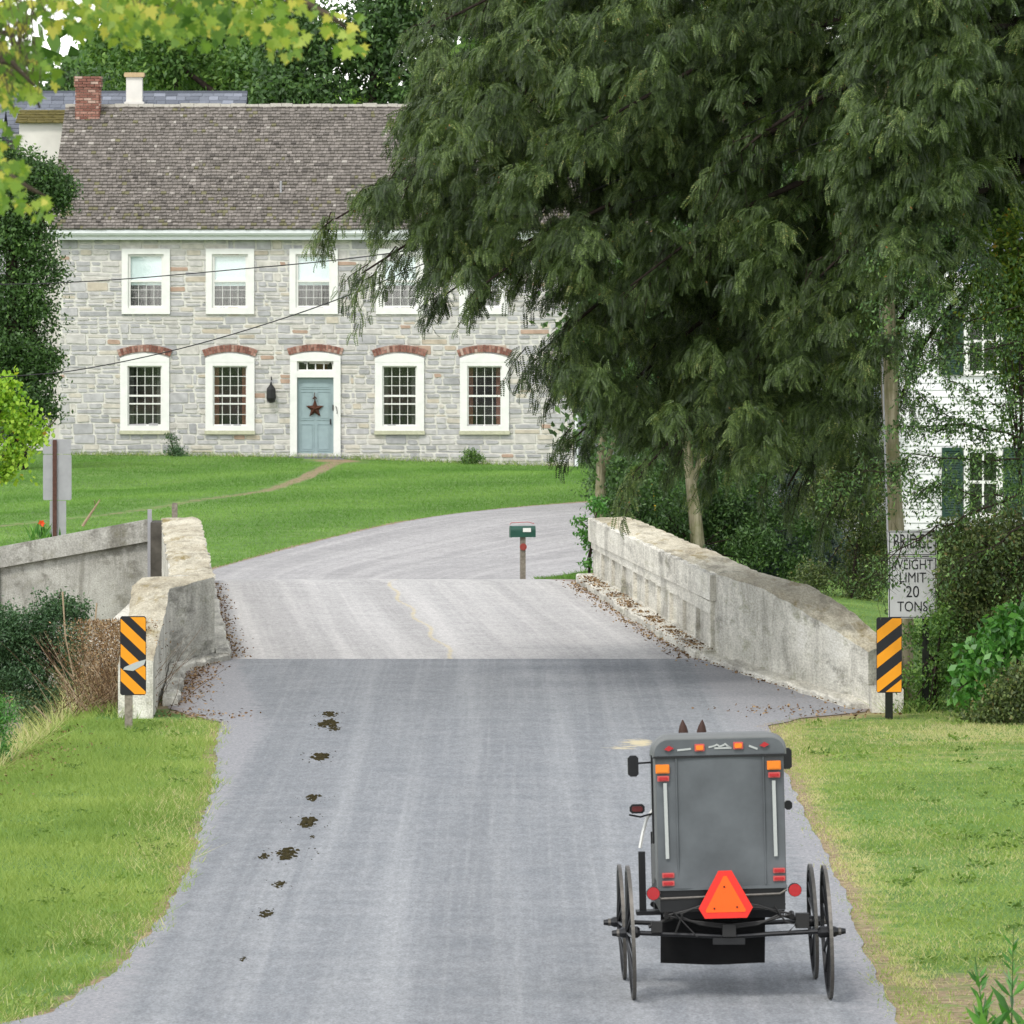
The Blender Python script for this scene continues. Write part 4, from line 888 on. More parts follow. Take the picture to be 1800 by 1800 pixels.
for sx in (-.47, .47): m_.tube([(sx, -.05, .62), (sx, .02, .64)], .022, 8)
m_.box(-.05, .05, -.06, .03, .47, .56); bb_(m_, 'leaf_spring', M_IRON)
m_ = MB()
m_.tube([(-.40, -.04, .50), (-.35, -.06, .64)], .008, 6); m_.tube([(.34, -.05, .70), (.42, -.05, .58), (.5, -.04, .56), (.44, -.04, .5)], .008, 6); m_.tube([(-.42, -.05, .66), (-.24, -.07, .47)], .006, 6)
m_.tube([(-.6, .0, .54), (-.5, .0, .58), (-.42, .02, .60)], .014, 6); m_.tube([(.62, .0, .58), (.5, .0, .6), (.42, .02, .62)], .016, 6); m_.box(.50, .60, -.03, .06, .53, .64); m_.box(-.58, -.5, -.03, .06, .50, .58)
bb_(m_, 'brake_linkage', M_IRON)
m_ = MB(); m_.tube([(0, 0, .47), (0, WB, .45)], .03, 6); bb_(m_, 'reach_pole', M_BLACK)
def wheel(xc, yc, r_, side, camber):
    m_ = MB(); N_ = 16
    T = Matrix.Translation((xc, yc, r_)) @ Matrix.Rotation(camber, 4, 'Y') @ Matrix.Rotation(R(90), 4, 'Y')
    def ring(m2, r0, r1, h0, seg=48):
        vs = []
        for k in range(seg):
            a = 2*math.pi*k/seg; c_, s_ = math.cos(a), math.sin(a)
            vs += [T @ Vector((r0*c_, r0*s_, -h0)), T @ Vector((r1*c_, r1*s_, -h0)), T @ Vector((r1*c_, r1*s_, h0)), T @ Vector((r0*c_, r0*s_, h0))]
        m2.add(vs, [(k*4+j, k*4+(j+1) % 4, ((k+1) % seg)*4+(j+1) % 4, ((k+1) % seg)*4+j) for k in range(seg) for j in range(4)])
    ring(m_, r_-.045, r_-.009, .014)
    for k in range(N_):
        a = 2*math.pi*k/N_; m_.tube([T @ Vector((.04*math.cos(a), .04*math.sin(a), side*.025)), T @ Vector(((r_-.04)*math.cos(a), (r_-.04)*math.sin(a), 0))], [.014, .010], 6)
    o = bb_(m_, 'wheel', M_BLACK)
    m2 = MB(); ring(m2, r_-.010, r_, .013); m2.build('tyre', M_STEEL, o)
    m2 = MB(); m2.tube([T @ Vector((0, 0, -side*.07)), T @ Vector((0, 0, -side*.05)), T @ Vector((0, 0, side*.06)), T @ Vector((0, 0, side*.09))], [.028, .045, .04, .025], 12); m2.build('hub', M_BLACK, o)
    m2 = MB(); m2.tube([T @ Vector((0, 0, side*.085)), T @ Vector((0, 0, side*.105))], .03, 10, 0); m2.tube([T @ Vector((0, 0, side*.105)), T @ Vector((0, 0, side*.14))], [.026, .02], 10, 1); m2.build('hub_cap', [M_STEEL, M_BLACK], o)
for xc, yc, r_, s_ in ((-TR, 0, RW, -1), (TR, 0, RW, 1), (-TR, WB, FW, -1), (TR, WB, FW, 1)): wheel(xc, yc, r_, s_, R(-2.6))
# mirrors and side lamps
def sbox(xa, xb, za, zb, y, name, mat, arm=None, lab=None):
    m_ = MB(); T = Mx @ Matrix.Translation((0, y, 0)); m_.bbox(xa, xb, 0, .05, za, zb, .018, M=T); o = bb_(m_, name, mat)
    if arm: m2 = MB(); m2.tube([Mx @ Vector(p) for p in arm], .008, 6); m2.build('mirror_arm', M_BLACK, o)
    if lab: tag(o, lab)
    return o
f_ = 1.025
sbox(X_(1121), X_(1140), 1.60, 1.76, 1.1, 'side_mirror', M_BLACK, [(X_(1138), 1.12, 1.70), (x0+.06, 1.2, 1.70)])
sbox(X_(1383)+.06, X_(1400)+.065, 1.63, 1.79, 1.1, 'side_mirror', M_BLACK, [(X_(1386)+.08, 1.12, 1.70), (x1, 1.2, 1.70)])
sbox(X_(1121), X_(1148), 1.33, 1.40, .95, 'side_lamp', M_BLACK, [(X_(1120), .98, 1.32), (X_(1140), 1.0, 1.30), (x0+.06, 1.05, 1.33)], 'dark side lamp box with a red lens')
m_ = MB(); m_.bbox(X_(1125), X_(1144), .94, .949, 1.345, 1.385, .01, M=Mx); bb_(m_, 'lamp_lens', plain('dark red lens', '5a1414', .3, .5))
sbox(X_(1386)+.05, X_(1398)+.06, 1.33, 1.40, .95, 'side_lamp', M_BLACK)
m_ = MB(); m_.box(x0+.012, x0+.028, .95, 1.0, .84, 1.78, M=Mx); bb_(m_, 'door_edge', M_BLACK)
m_ = MB(); m_.tube([Mx @ Vector(p) for p in ((X_(1166), 1.05, 1.36), (X_(1152), 1.05, 1.28), (X_(1145), 1.05, 1.18), (X_(1139), 1.05, 1.06))], .014, 6); bb_(m_, 'window_handle', M_WHITE)
m_ = MB(); m_.box(X_(1136), X_(1148), 1.05, 1.12, .58, 1.03, M=Mx); m_.box(X_(1130), X_(1180), 1.0, 1.2, .55, .58, M=Mx); bb_(m_, 'step_iron', M_BLACK)
m_ = MB()
for sx in (-1, 1): m_.tube([(sx*.5, WB-.1, .58), (sx*.42, WB+.5, .72), (sx*.36, WB+1.3, .92), (sx*.34, WB+2.8, 1.05)], .022, 8)
m_.tube([(-.42, WB+.5, .72), (.42, WB+.5, .72)], .02, 8); bb_(m_, 'shaft', M_BLACK)
m_ = MB(); m_.box(x0+.02, x1-.02, 1.44, 1.46, .70, 1.15, M=Mx); bb_(m_, 'dashboard', M_BLACK)
m_ = MB(); m_.box(x0+.02, x1-.02, 1.445, 1.45, 1.17, 1.78, M=Mx); bb_(m_, 'windscreen', M_GLASS)

# ------------------------------------------------------------------ horse
horse = thing('horse', 'dark bay horse in harness ahead of the buggy with only its ears showing', 'horse')
HS = 61.0; hx_ = (1221-900)/(FPX/HS)
horse.location = (hx_-.0, HS-1.12, .006); horse.rotation_euler = (0, 0, R(1.0))
SK = {'pelvis': ((0, -.55, 1.22), .27), 'belly': ((0, -.1, 1.12), .29), 'chest': ((0, .38, 1.14), .28), 'neck0': ((0, .62, 1.24), .19), 'neck1': ((0, .85, 1.40), .13),
      'poll': ((0, 1.05, 1.54), .095), 'brow': ((0, 1.20, 1.47), .105), 'nose': ((0, 1.40, 1.20), .068), 'muz': ((0, 1.47, 1.06), .058)}
E_ = [('pelvis', 'belly'), ('belly', 'chest'), ('chest', 'neck0'), ('neck0', 'neck1'), ('neck1', 'poll'), ('poll', 'brow'), ('brow', 'nose'), ('nose', 'muz')]
for s_, st in ((1, .16), (-1, -.12)):
    k = str(s_); SK.update({'hip'+k: ((s_*.14, -.6, 1.0), .17), 'stif'+k: ((s_*.15, -.42+st*.5, .82), .11), 'hock'+k: ((s_*.14, -.74+st, .50), .052), 'hf'+k: ((s_*.14, -.66+st*1.2, .15), .038), 'hh'+k: ((s_*.14, -.61+st*1.2, .045), .055),
        'sh'+k: ((s_*.13, .42, .92), .12), 'kn'+k: ((s_*.13, .46-st*.8, .48), .052), 'ff'+k: ((s_*.13, .44-st, .14), .036), 'fh'+k: ((s_*.13, .48-st, .045), .052)})
    E_ += [('pelvis', 'hip'+k), ('hip'+k, 'stif'+k), ('stif'+k, 'hock'+k), ('hock'+k, 'hf'+k), ('hf'+k, 'hh'+k), ('chest', 'sh'+k), ('sh'+k, 'kn'+k), ('kn'+k, 'ff'+k), ('ff'+k, 'fh'+k)]
ks = list(SK); me = bpy.data.meshes.new('body'); me.from_pydata([SK[k][0] for k in ks], [(ks.index(a), ks.index(b)) for a, b in E_], [])
hb = bpy.data.objects.new('body', me); link(hb, horse); me.materials.append(M_HORSE)
sk = hb.modifiers.new('skin', 'SKIN'); sv = me.skin_vertices[0].data
for i_, k in enumerate(ks): sv[i_].radius = (SK[k][1]*.92, SK[k][1]); sv[i_].use_root = (i_ == 0)
ssf = hb.modifiers.new('sub', 'SUBSURF'); ssf.levels = ssf.render_levels = 2
dg = bpy.context.evaluated_depsgraph_get(); me2 = bpy.data.meshes.new_from_object(hb.evaluated_get(dg)); hb.modifiers.clear(); hb.data = me2; me2.name = 'body'
for p in me2.polygons: p.use_smooth = True
if not me2.materials: me2.materials.append(M_HORSE)
for s_ in (-1, 1):
    m_ = MB(); vs = []
    for (z, w_, dy) in ((0, .028, 0), (.04, .038, 0), (.09, .040, .005), (.13, .030, .008), (.165, .014, .01), (.185, .003, .012)):
        for k in range(8): a = 2*math.pi*k/8; vs.append((s_*(.07+z*.06)+w_*math.cos(a), 1.07+dy+.55*w_*math.sin(a), 1.545+z))
    m_.add(vs, [(j*8+k, j*8+(k+1) % 8, (j+1)*8+(k+1) % 8, (j+1)*8+k) for j in range(5) for k in range(8)]); m_.build('ear', M_HORSE, horse, True)
m_ = MB(); m_.tube([(0, .50, 1.50), (0, .72, 1.50), (0, .88, 1.52), (0, 1.0, 1.575)], [.02, .05, .04, .02], 8); m_.build('mane', M_MANE, horse, True)
m_ = MB(); m_.tube([(0, -.80, 1.34), (0, -.92, 1.22), (0, -.96, .9), (0, -.93, .45)], [.03, .05, .07, .02], 8); m_.build('tail', M_MANE, horse, True)
m_ = MB()
for y_, r_ in ((.05, .31), (.36, .30)): m_.tube([(r_*math.cos(2*math.pi*k/20)*.98, y_, 1.125+r_*1.03*math.sin(2*math.pi*k/20)) for k in range(21)], .018, 6, caps=False)
m_.tube([(-.3, -.7, 1.1), (-.3, .3, 1.12), (0, .72, 1.1), (.3, .3, 1.12), (.3, -.7, 1.1)], .014, 6); m_.build('harness', M_BLACK, horse)

# ------------------------------------------------------------------ signs
def clip_poly(poly, f):
    out = []
    for i_ in range(len(poly)):
        a, b = poly[i_], poly[(i_+1) % len(poly)]; fa, fb = f(a), f(b)
        if fa >= 0: out.append(a)
        if (fa >= 0) != (fb >= 0): t = fa/(fa-fb); out.append((a[0]+(b[0]-a[0])*t, a[1]+(b[1]-a[1])*t))
    return out
def marker(px_, py0, py1, Y, slope, label, rows, postx, zpost, leanx=0):
    s = FPX/Y; w_, h_ = .305, (py1-py0)/s; z0 = EYE-(py1-441)/s; t = thing('object_marker', label, 'road sign', ((px_-900)/s, Y, 0))
    m_ = MB(); m_.bbox(-w_/2, w_/2, 0, .004, z0, z0+h_, .02); pn = m_.build('panel', M_SIGNBLACK, t)
    rect = [(-w_/2+.006, z0+.012), (w_/2-.006, z0+.012), (w_/2-.006, z0+h_-.012), (-w_/2+.006, z0+h_-.012)]
    m_ = MB(); sw = .135; per = .30
    for k in rows:
        c0 = z0+h_*0+k*per
        f1 = lambda p: (p[1]-slope*p[0])-(c0-sw/2*1.12); f2 = lambda p: (c0+sw/2*1.12)-(p[1]-slope*p[0])
        q_ = clip_poly(clip_poly(rect, f1), f2)
        if len(q_) > 2: m_.prism_y(q_, -.003, -.0005)
    m_.build('stripe', M_SIGNYEL, pn)
    m_ = MB(); m_.bbox(postx-.045, postx+.045, .006, .07, height(t.location.x, Y)-.3, zpost, .01); m_.build('post', M_WEATHERED if slope < 0 else M_POSTDARK, t)
    return t, z0, h_, w_
t, z0, h_, w_ = marker(234, 1083, 1222, 86.7, -.95, 'black and amber striped marker board on a weathered post by the dry brush', (0.35, 1.30, 2.28, 3.2), -.055, .6)
m_ = MB(); m_.prism_y([(-.12, z0+.30), (.0, z0+.285), (.13, z0+.36), (.15, z0+.42), (.04, z0+.39), (-.1, z0+.33)], -.009, -.005); o = m_.build('torn_patch', M_TAPE, t); tag(o, 'torn silvery patch across the lower stripes')
marker(1563, 1085, 1218, 88.4, .8, 'black and amber striped marker board in front of the weight limit sign', (-.1, .62, 1.62, 2.62), 0.0, .9)
def text_mesh(s, size, font_sx, mat, parent, x, y, z, thick=.0, name='lettering'):
    cu = bpy.data.curves.new(name, 'FONT'); cu.body = s; cu.size = size; cu.align_x = 'CENTER'; cu.align_y = 'CENTER'; cu.extrude = .0012; cu.offset = thick
    tmp = bpy.data.objects.new('tmp', cu); C.objects.link(tmp); me = bpy.data.meshes.new_from_object(tmp.evaluated_get(bpy.context.evaluated_depsgraph_get()))
    bpy.data.objects.remove(tmp); me.name = name; me.materials.clear(); me.materials.append(mat)
    o = bpy.data.objects.new(name, me); link(o, parent); o.rotation_euler = (R(90), 0, 0); o.scale = (font_sx, 1, 1); o.location = (x, y, z); return o
YS = 90.0; s = FPX/YS
ws = thing('weight_limit_sign', 'white bridge weight limit sign reading BRIDGE WEIGHT LIMIT on a dark post among the branches', 'road sign', ((1604-900)/s, YS, 0))
def zy(py): return EYE-(py-441)/s
w2 = .295
m_ = MB(); m_.bbox(-w2, w2, 0, .004, zy(977), zy(933), .02); pa = m_.build('top_panel', M_SIGNWHITE, ws)
m_ = MB(); frame_ring(m_, -w2+.01, w2-.01, zy(977)+.01, zy(933)-.01, .009, .009, .009, -.002, -.0004); m_.build('border', M_SIGNBLACK, pa)
text_mesh('BRIDGE', .25, .56, M_SIGNBLACK, pa, 0, -.003, zy(953), .0005)
m_ = MB(); m_.bbox(-w2, w2, 0, .004, zy(1087), zy(979), .02); pb = m_.build('main_panel', M_SIGNWHITE, ws)
m_ = MB(); frame_ring(m_, -w2+.01, w2-.01, zy(1087)+.01, zy(979)-.01, .009, .009, .009, -.002, -.0004); m_.build('border', M_SIGNBLACK, pb)
text_mesh('WEIGHT', .175, .74, M_SIGNBLACK, pb, 0, -.003, zy(993), .0); text_mesh('LIMIT', .175, .8, M_SIGNBLACK, pb, 0, -.003, zy(1016), .0)
text_mesh('20', .2, .85, M_SIGNBLACK, pb, 0, -.003, zy(1041), .0); text_mesh('TONS', .175, .8, M_SIGNBLACK, pb, 0, -.003, zy(1067), .0)
m_ = MB(); m_.bbox(.12, .20, .006, .06, -.4, zy(935), .01); m_.build('post', M_POSTDARK, ws)
YS = 144.0; s = FPX/YS
bs = thing('sign_seen_from_behind', 'grey back of a road sign on a rusty post left of the lawn', 'road sign', ((100-900)/s, YS, 0))
m_ = MB(); m_.bbox(-.275, .275, 0, .004, zy(798), zy(772), .02); m_.build('top_panel', M_ALU, bs)
m_ = MB(); m_.bbox(-.27, .285, 0, .004, zy(879), zy(799), .02); m_.build('main_panel', M_ALU, bs)
m_ = MB(); m_.bbox(-.08, -.0, -.06, -.004, -.3, zy(773), .008); m_.build('post', M_POSTBROWN, bs)
m_ = MB(); m_.bbox(-.14, .18, .01, .015, -.3, zy(880), .01); o = m_.build('lower_board', M_ALU, bs)
# ------------------------------------------------------------------ mailbox
YM = 128.6; s = FPX/YM
mx_ = thing('mailbox', 'dark green rural mailbox on a weathered wooden post at the bridge end', 'mailbox', ((919-900)/s, YM, float(height(.19, YM))), R(8))
zb = zy(944)-mx_.location.z; Lb = .215
m_ = MB(); pr = [(-.085, 0), (.085, 0)]+[(.085*math.cos(math.pi*k/10), .11+.085*math.sin(math.pi*k/10)) for k in range(11)]
vs = [(-Lb, p[0], zb+p[1]) for p in pr]+[(Lb, p[0], zb+p[1]) for p in pr]; n = len(pr)
m_.add(vs, [list(range(n)), list(range(2*n-1, n-1, -1))]+[(i_, i_+n, (i_+1) % n+n, (i_+1) % n) for i_ in range(n)]); bx = m_.build('box', M_MAILBOX, mx_)
m_ = MB(); m_.box(-.01, .13, -.092, -.087, zb+.09, zb+.16); m_.build('address_plate', M_WHITE, bx)
m_ = MB(); vs = [(-Lb-.012, p[0]*1.05, zb-.004+p[1]*1.04) for p in pr]+[(-Lb+.012, p[0]*1.05, zb-.004+p[1]*1.04) for p in pr]
m_.add(vs, [list(range(n)), list(range(2*n-1, n-1, -1))]+[(i_, i_+n, (i_+1) % n+n, (i_+1) % n) for i_ in range(n)]); m_.build('door', M_MAILBOX, bx)
m_ = MB(); m_.bbox(-.045, .045, -.04, .04, -.3, zb, .01); m_.build('post', M_WEATHERED, mx_)
m_ = MB(); cs = [(math.cos(2*math.pi*k/16)*.062, zb-.17+math.sin(2*math.pi*k/16)*.062) for k in range(16)]; m_.prism_y(cs, -.06, -.045); m_.build('reflector', plain('faded red reflector', '8c3c34', .4, .4), mx_)
m_ = MB(); m_.tube([(-.23, 0, zb+.22), (-.2, 0, zb+.25), (.1, 0, zb+.26), (.2, 0, zb+.23)], .006, 6); m_.build('paper_tube_wire', M_PINK, mx_)

# ------------------------------------------------------------------ poles, wires, posts
pole = thing('utility_pole', 'mossy grey utility pole in front of the white house, beside the weight limit sign', 'utility pole', ((1600-900)/141.3, 92, 0))
def tl(px, py, Y): p = P(px, py, Y); return p
def rel(p, o): return Vector(p)-o.location
m_ = MB(); pts = [P(1598, 1290, 92), P(1590, 1100, 92), P(1574, 930, 92), P(1564, 700, 92), P(1558, 500, 92), P(1548, 100, 92)]
m_.tube([rel(p, pole) for p in pts], [.13, .12, .112, .105, .10, .09], 14); m_.build('shaft', M_POLE, pole, True)
m_ = MB(); m_.tube([rel(P(px, py, 91.8), pole) for px, py in ((1577, 1270), (1560, 930), (1550, 600), (1546, 450))], .012, 6); m_.build('conduit', M_ALU, pole)
m_ = MB(); m_.tube([rel(P(1551, 215, 91.8), pole), rel(P(1551, 215, 91.8), pole)+Vector((-.12, 0, 0))], .04, 8); m_.tube([rel(P(1549, 120, 91.8), pole), rel(P(1549, 120, 91.8), pole)+Vector((-.12, 0, 0))], .04, 8); m_.build('insulator', M_WHITE, pole)
far_pole = thing('utility_pole', 'far utility pole left of the picture that carries the wires', 'utility pole', (-13.6, 110, 0))
m_ = MB(); m_.tube([(0, 0, -.5), (0, 0, 9.0)], [.15, .1], 12); m_.build('shaft', M_POLE, far_pole, True)
def wire(pxs, ya, yb, r_, label):
    pts = []; n = len(pxs)
    x0_, x1_ = pxs[0][0], pxs[-1][0]
    ctrl = [Vector((a, b, 0)) for a, b in pxs]
    for k in range(60):
        t = k/59*(n-1); i_ = min(int(t), n-2); f = t-i_
        p0 = ctrl[max(i_-1, 0)]; p1 = ctrl[i_]; p2 = ctrl[i_+1]; p3 = ctrl[min(i_+2, n-1)]
        q_ = .5*((2*p1)+(p2-p0)*f+(2*p0-5*p1+4*p2-p3)*f*f+(3*p1-p0-3*p2+p3)*f*f*f)
        u = (q_.x-x0_)/(x1_-x0_); pts.append(P(q_.x, q_.y, ya+(yb-ya)*u))
    m_ = MB(); o_ = pts[0].copy(); m_.tube([p-o_ for p in pts], r_, 6); o = m_.build('overhead_wire', M_WIRE); o.location = o_; tag(o, label, 'wire', 'wires between the utility poles'); return o
wire([(-705, 486), (-300, 502), (0, 500), (180, 493), (400, 475), (650, 450), (900, 408), (1200, 330), (1540, 216)], 110, 91.8, .008, 'upper dark wire sagging across the upper windows of the stone house')
wire([(-705, 690), (-300, 682), (40, 660), (150, 648), (300, 617), (450, 575), (610, 520), (800, 440), (1100, 310), (1540, 121)], 110, 91.8, .008, 'lower dark wire crossing the arched windows and rising to the tree')
m_ = MB(); 
for px, lab in ((1104, 'grey square post behind the parapet, nearer the leaning trunk side'), ):
    pass
for k, (px, wpx, top, lab) in enumerate(((1103, 13, 868, 'left of two grey wooden posts behind the bridge parapet'), (1121, 11, 866, 'right of two grey wooden posts behind the bridge parapet'))):
    Y = 133.0; s = FPX/Y; t = thing('fence_post', lab, 'post', ((px-900)/s, Y, -.3), 0, 'grey posts behind the parapet')
    m_ = MB(); m_.bbox(-wpx/s/2, wpx/s/2, -.05, .05, 0, EYE-(top-441)/s+.3, .02); m_.build('post', M_WEATHERED, t)
Y = 134.0; s = FPX/Y; t = thing('short_fence_post', 'short dark post standing beyond the end of the bridge on the lawn side', 'post', ((307-900)/s, Y, -.3)); m_ = MB(); m_.bbox(-.05, .05, -.05, .05, 0, EYE-(884-441)/s+.3, .02); m_.build('post', M_WEATHERED, t)
Y = 136.0; s = FPX/Y; t = thing('guy_wire_guard', 'thin yellow guard on a guy wire among the dark shrubs', 'guy guard', ((1152-900)/s, Y, -.3)); m_ = MB(); m_.tube([rel(P(1154, 960, Y), t), rel(P(1152, 895, Y), t), rel(P(1146, 845, Y), t)], .02, 6); m_.build('sleeve', M_YELLOW, t)
# ------------------------------------------------------------------ horse droppings
DG = [(580, 1257, 26, 'dropping pile farthest up the road, thin and scattered'), (577, 1273, 34, 'dark dropping pile second from the bridge'), (588, 1283, 20, 'small dropping clump right below the far pair'),
      (563, 1331, 32, 'lone oval dropping pile midway to the far clumps'), (552, 1404, 26, 'diagonal dropping pile with crumbs beside it'), (540, 1447, 36, 'broad flattened dropping pile left of road middle'),
      (549, 1473, 12, 'tiny dropping clump between two broad piles'), (506, 1503, 40, 'broadest dropping pile nearest the left verge'), (464, 1507, 20, 'small flat dropping left of the broadest pile'), (491, 1556, 24, 'small oval dropping pile below the broadest one'),
      (469, 1608, 26, 'dropping pile with crumbs near the buggy wheels level'), (427, 1688, 14, 'tiny lone dropping nearest the camera')]
M_STAINW = plain('dried olive smear', '5f5a40', .95)
for k, (px, py, wpx, lab) in enumerate(DG):
    x, y = G(px, py); s = FPX/y; rad = wpx/s/2; rnd = random.Random(k+40)
    m_ = MB()
    def clod(cx, cy, r_):
        vs = []; 
        for ring_, (zz, rr) in enumerate(((0, 1.0), (.35, .95), (.7, .6))):
            for j in range(8): a = j*math.pi/4; q_ = rr*r_*rnd.uniform(.8, 1.15); vs.append((cx+q_*math.cos(a), cy+q_*1.3*math.sin(a), .0+zz*r_*1.1))
        vs.append((cx, cy, r_*.85)); m_.add(vs, [(i_*8+j, i_*8+(j+1) % 8, (i_+1)*8+(j+1) % 8, (i_+1)*8+j) for i_ in range(2) for j in range(8)]+[(16+j, 16+(j+1) % 8, 24) for j in range(8)])
    for q in range(max(4, int(wpx*1.3))):
        a = rnd.uniform(0, 6.28); d_ = rad*math.sqrt(rnd.random()); clod(d_*math.cos(a), d_*6.5*math.sin(a), rad*rnd.uniform(.14, .40)*(1.15-d_/rad*.6))
    for q in range(int(wpx*.7)):
        a = rnd.uniform(0, 6.28); d_ = rad*rnd.uniform(1, 2.8); clod(d_*math.cos(a), d_*4*math.sin(a), rad*rnd.uniform(.03, .1))
    o = m_.build('horse_dropping', M_DUNG, None, True); o.location = (x, y, .006); tag(o, lab, 'horse dropping', 'horse droppings scattered along the road')
# ------------------------------------------------------------------ vegetation
def unit(a): return a/np.maximum(np.linalg.norm(a, axis=-1, keepdims=True), 1e-9)
def leaf_quads(c, d, L, wd, fold=.0):
    """diamond leaves: base c, direction d (unit), length L, width wd"""
    n = len(c); rnd_ = unit(rng.normal(size=(n, 3))); side = unit(np.cross(d, rnd_)); L = np.broadcast_to(L, (n,))[:, None]; wd = np.broadcast_to(wd, (n,))[:, None]
    nrm_ = np.cross(d, side)
    v = np.stack([c, c+d*L*.45+side*wd*.5+nrm_*wd*fold, c+d*L, c+d*L*.45-side*wd*.5+nrm_*wd*fold], 1).reshape(-1, 3)
    return v, np.arange(4*n).reshape(n, 4)
def clump_leaves(blobs, per_m2, leafL, ratio=.5, droop=.3, sub=.45, seed=0, inner=.25, varb=.35, spread=.5, up=.25):
    """leaf positions clustered in small clumps spread over and through ellipsoid blobs"""
    g = np.random.default_rng(seed); Cc = []; V = []
    for (c, r) in blobs:
        c = np.array(c, float); r = np.array(r if hasattr(r, '__len__') else (r,)*3, float)
        area = 4*math.pi*((r[0]*r[1])**1.6/3+(r[0]*r[2])**1.6/3+(r[1]*r[2])**1.6/3)**(1/1.6)
        k = max(4, int(area/(sub*sub)*1.15)); dirs = unit(g.normal(size=(k, 3))+np.array([0, 0, up])); rad = 1-inner*g.random(k)**.7*1.6; rad = np.clip(rad+g.normal(size=k)*.07, .2, 1.2)
        cc = c+dirs*r*rad[:, None]; nl = int(per_m2*area/k)
        base = g.random(k)*varb
        p = np.repeat(cc, nl, 0)+g.normal(size=(k*nl, 3))*np.array([sub, sub, sub*.7])*spread
        Cc.append(p); V.append(np.repeat(base, nl)+g.random(k*nl)*(1-varb))
    c = np.concatenate(Cc); v_ = np.concatenate(V); n = len(c)
    d = unit(g.normal(size=(n, 3))+np.array([0, 0, -droop*2])); L = leafL*g.uniform(.6, 1.25, n)
    global rng
    return leaf_quads(c, d, L, L*ratio), v_
def tree(name, label, cat, base, blobs, per_m2, leafL, mat, trunk_r=.2, bark=None, group=None, limbs=True, trunk_pts=None, nlimb=7, **kw):
    base = Vector(base); t = thing(name, label, cat, base, 0, group)
    (v, f), va = clump_leaves([((Vector(c)-base)[:], r) for c, r in blobs], per_m2, leafL, **kw)
    np_mesh('crown', v, f, mat, va, t)
    m_ = MB(); top = Vector(max(blobs, key=lambda b: b[0][2])[0])-base
    tp = trunk_pts or [(0, 0, -.3), (top.x*.2, top.y*.2, top.z*.35), (top.x*.7, top.y*.7, top.z*.75), tuple(top)]
    k = len(tp); m_.tube(tp, [trunk_r*(1-.8*i_/(k-1)) for i_ in range(k)], 9)
    if limbs:
        rnd = random.Random(len(v)); bl = list(blobs); rnd.shuffle(bl)
        for c, r in bl[:nlimb]:
            c = Vector(c)-base; s0 = Vector(tp[1]).lerp(Vector(tp[-2]), rnd.random()); mid = s0.lerp(c, .5)+Vector((0, 0, .1*c.length*rnd.uniform(0, .5)))
            m_.tube([s0, mid, c, c+(c-mid)*.5], [trunk_r*.4, trunk_r*.28, trunk_r*.15, .01], 6)
    m_.build('trunk', bark or M_BARKDARK, t, True); return t

# ---- the big locust on the right: drooping feathery sprays on limbs reaching left over the road
def frond_template(n=9, L=.22, curve=.5, seed=0):
    """a pinnate leaf: leaflet pairs along a drooping midrib; starts along +X and bends to -Z"""
    g = np.random.default_rng(seed); t = np.linspace(.1, 1, n); a = -curve*1.3*t
    ds = np.stack([np.cos(a), 0*a, np.sin(a)], -1); pos = np.cumsum(ds*(L/n), 0); V = []; F = []
    for i_ in range(n):
        ll = .052*(1-.45*abs(t[i_]-.5)*1.2)
        for s_ in (-1, 1):
            d = ds[i_]*.35+np.array([0, s_*.9, -.25+g.normal()*.15]); d /= np.linalg.norm(d); sd_ = ds[i_]
            b = pos[i_]; w_ = .0125
            V += [b, b+d*ll*.5+sd_*w_, b+d*ll, b+d*ll*.5-sd_*w_]; F.append([len(V)-4, len(V)-3, len(V)-2, len(V)-1])
    return np.array(V), np.array(F)
def rotmats(dx, g):
    dx = unit(dx); r_ = np.tile(np.array([0, 0, 1.0]), (len(dx), 1)); r_ = r_+g.normal(size=r_.shape)*.35
    y = unit(np.cross(r_, dx)); z = np.cross(dx, y); return np.stack([dx, y, z], -1)    # columns
def spray(origins, dirs, lens, g, nf=22, fn=9):
    """origins (K,3), unit dirs, lengths of drooping twigs; returns leaflet mesh + twig polylines"""
    K = len(origins); tv, tf = frond_template(fn, seed=int(g.integers(99)))
    T = np.linspace(.05, 1, nf)[None, :, None]; L = lens[:, None, None]
    drop = np.array([0, 0, -1.0])*(T**2)*L*.5
    pos = origins[:, None]+dirs[:, None]*T*L*.85+drop+g.normal(size=(K, nf, 3))*.035
    tang = unit(dirs[:, None]*.85+np.array([0, 0, -1.0])*T)
    lat = unit(np.cross(tang, np.array([0, 0, 1.0])))*np.where(np.arange(nf) % 2, 1, -1)[None, :, None]
    fd = unit(tang*.7+lat*.5+g.normal(size=pos.shape)*.32+np.array([0, 0, -.34])).reshape(-1, 3)
    P_ = pos.reshape(-1, 3); M_ = rotmats(fd, g); sc = g.uniform(.58, 1.0, len(P_))
    V = np.einsum('nij,kj->nki', M_, tv)*sc[:, None, None]+P_[:, None]
    F = tf[None]+(np.arange(len(P_))*len(tv))[:, None, None]
    base = np.repeat(g.random(K)*.45, nf)[:, None]+g.random((K*nf, len(tf)))*.38+ (g.random(K*nf)*.16)[:, None]
    base = np.where(g.random((K*nf, len(tf))) > .9992, 1.0, base)
    tw = [[origins[i_], pos[i_, nf//2], pos[i_, -1]] for i_ in range(K)]
    return V.reshape(-1, 3), F.reshape(-1, 4), base.ravel(), tw
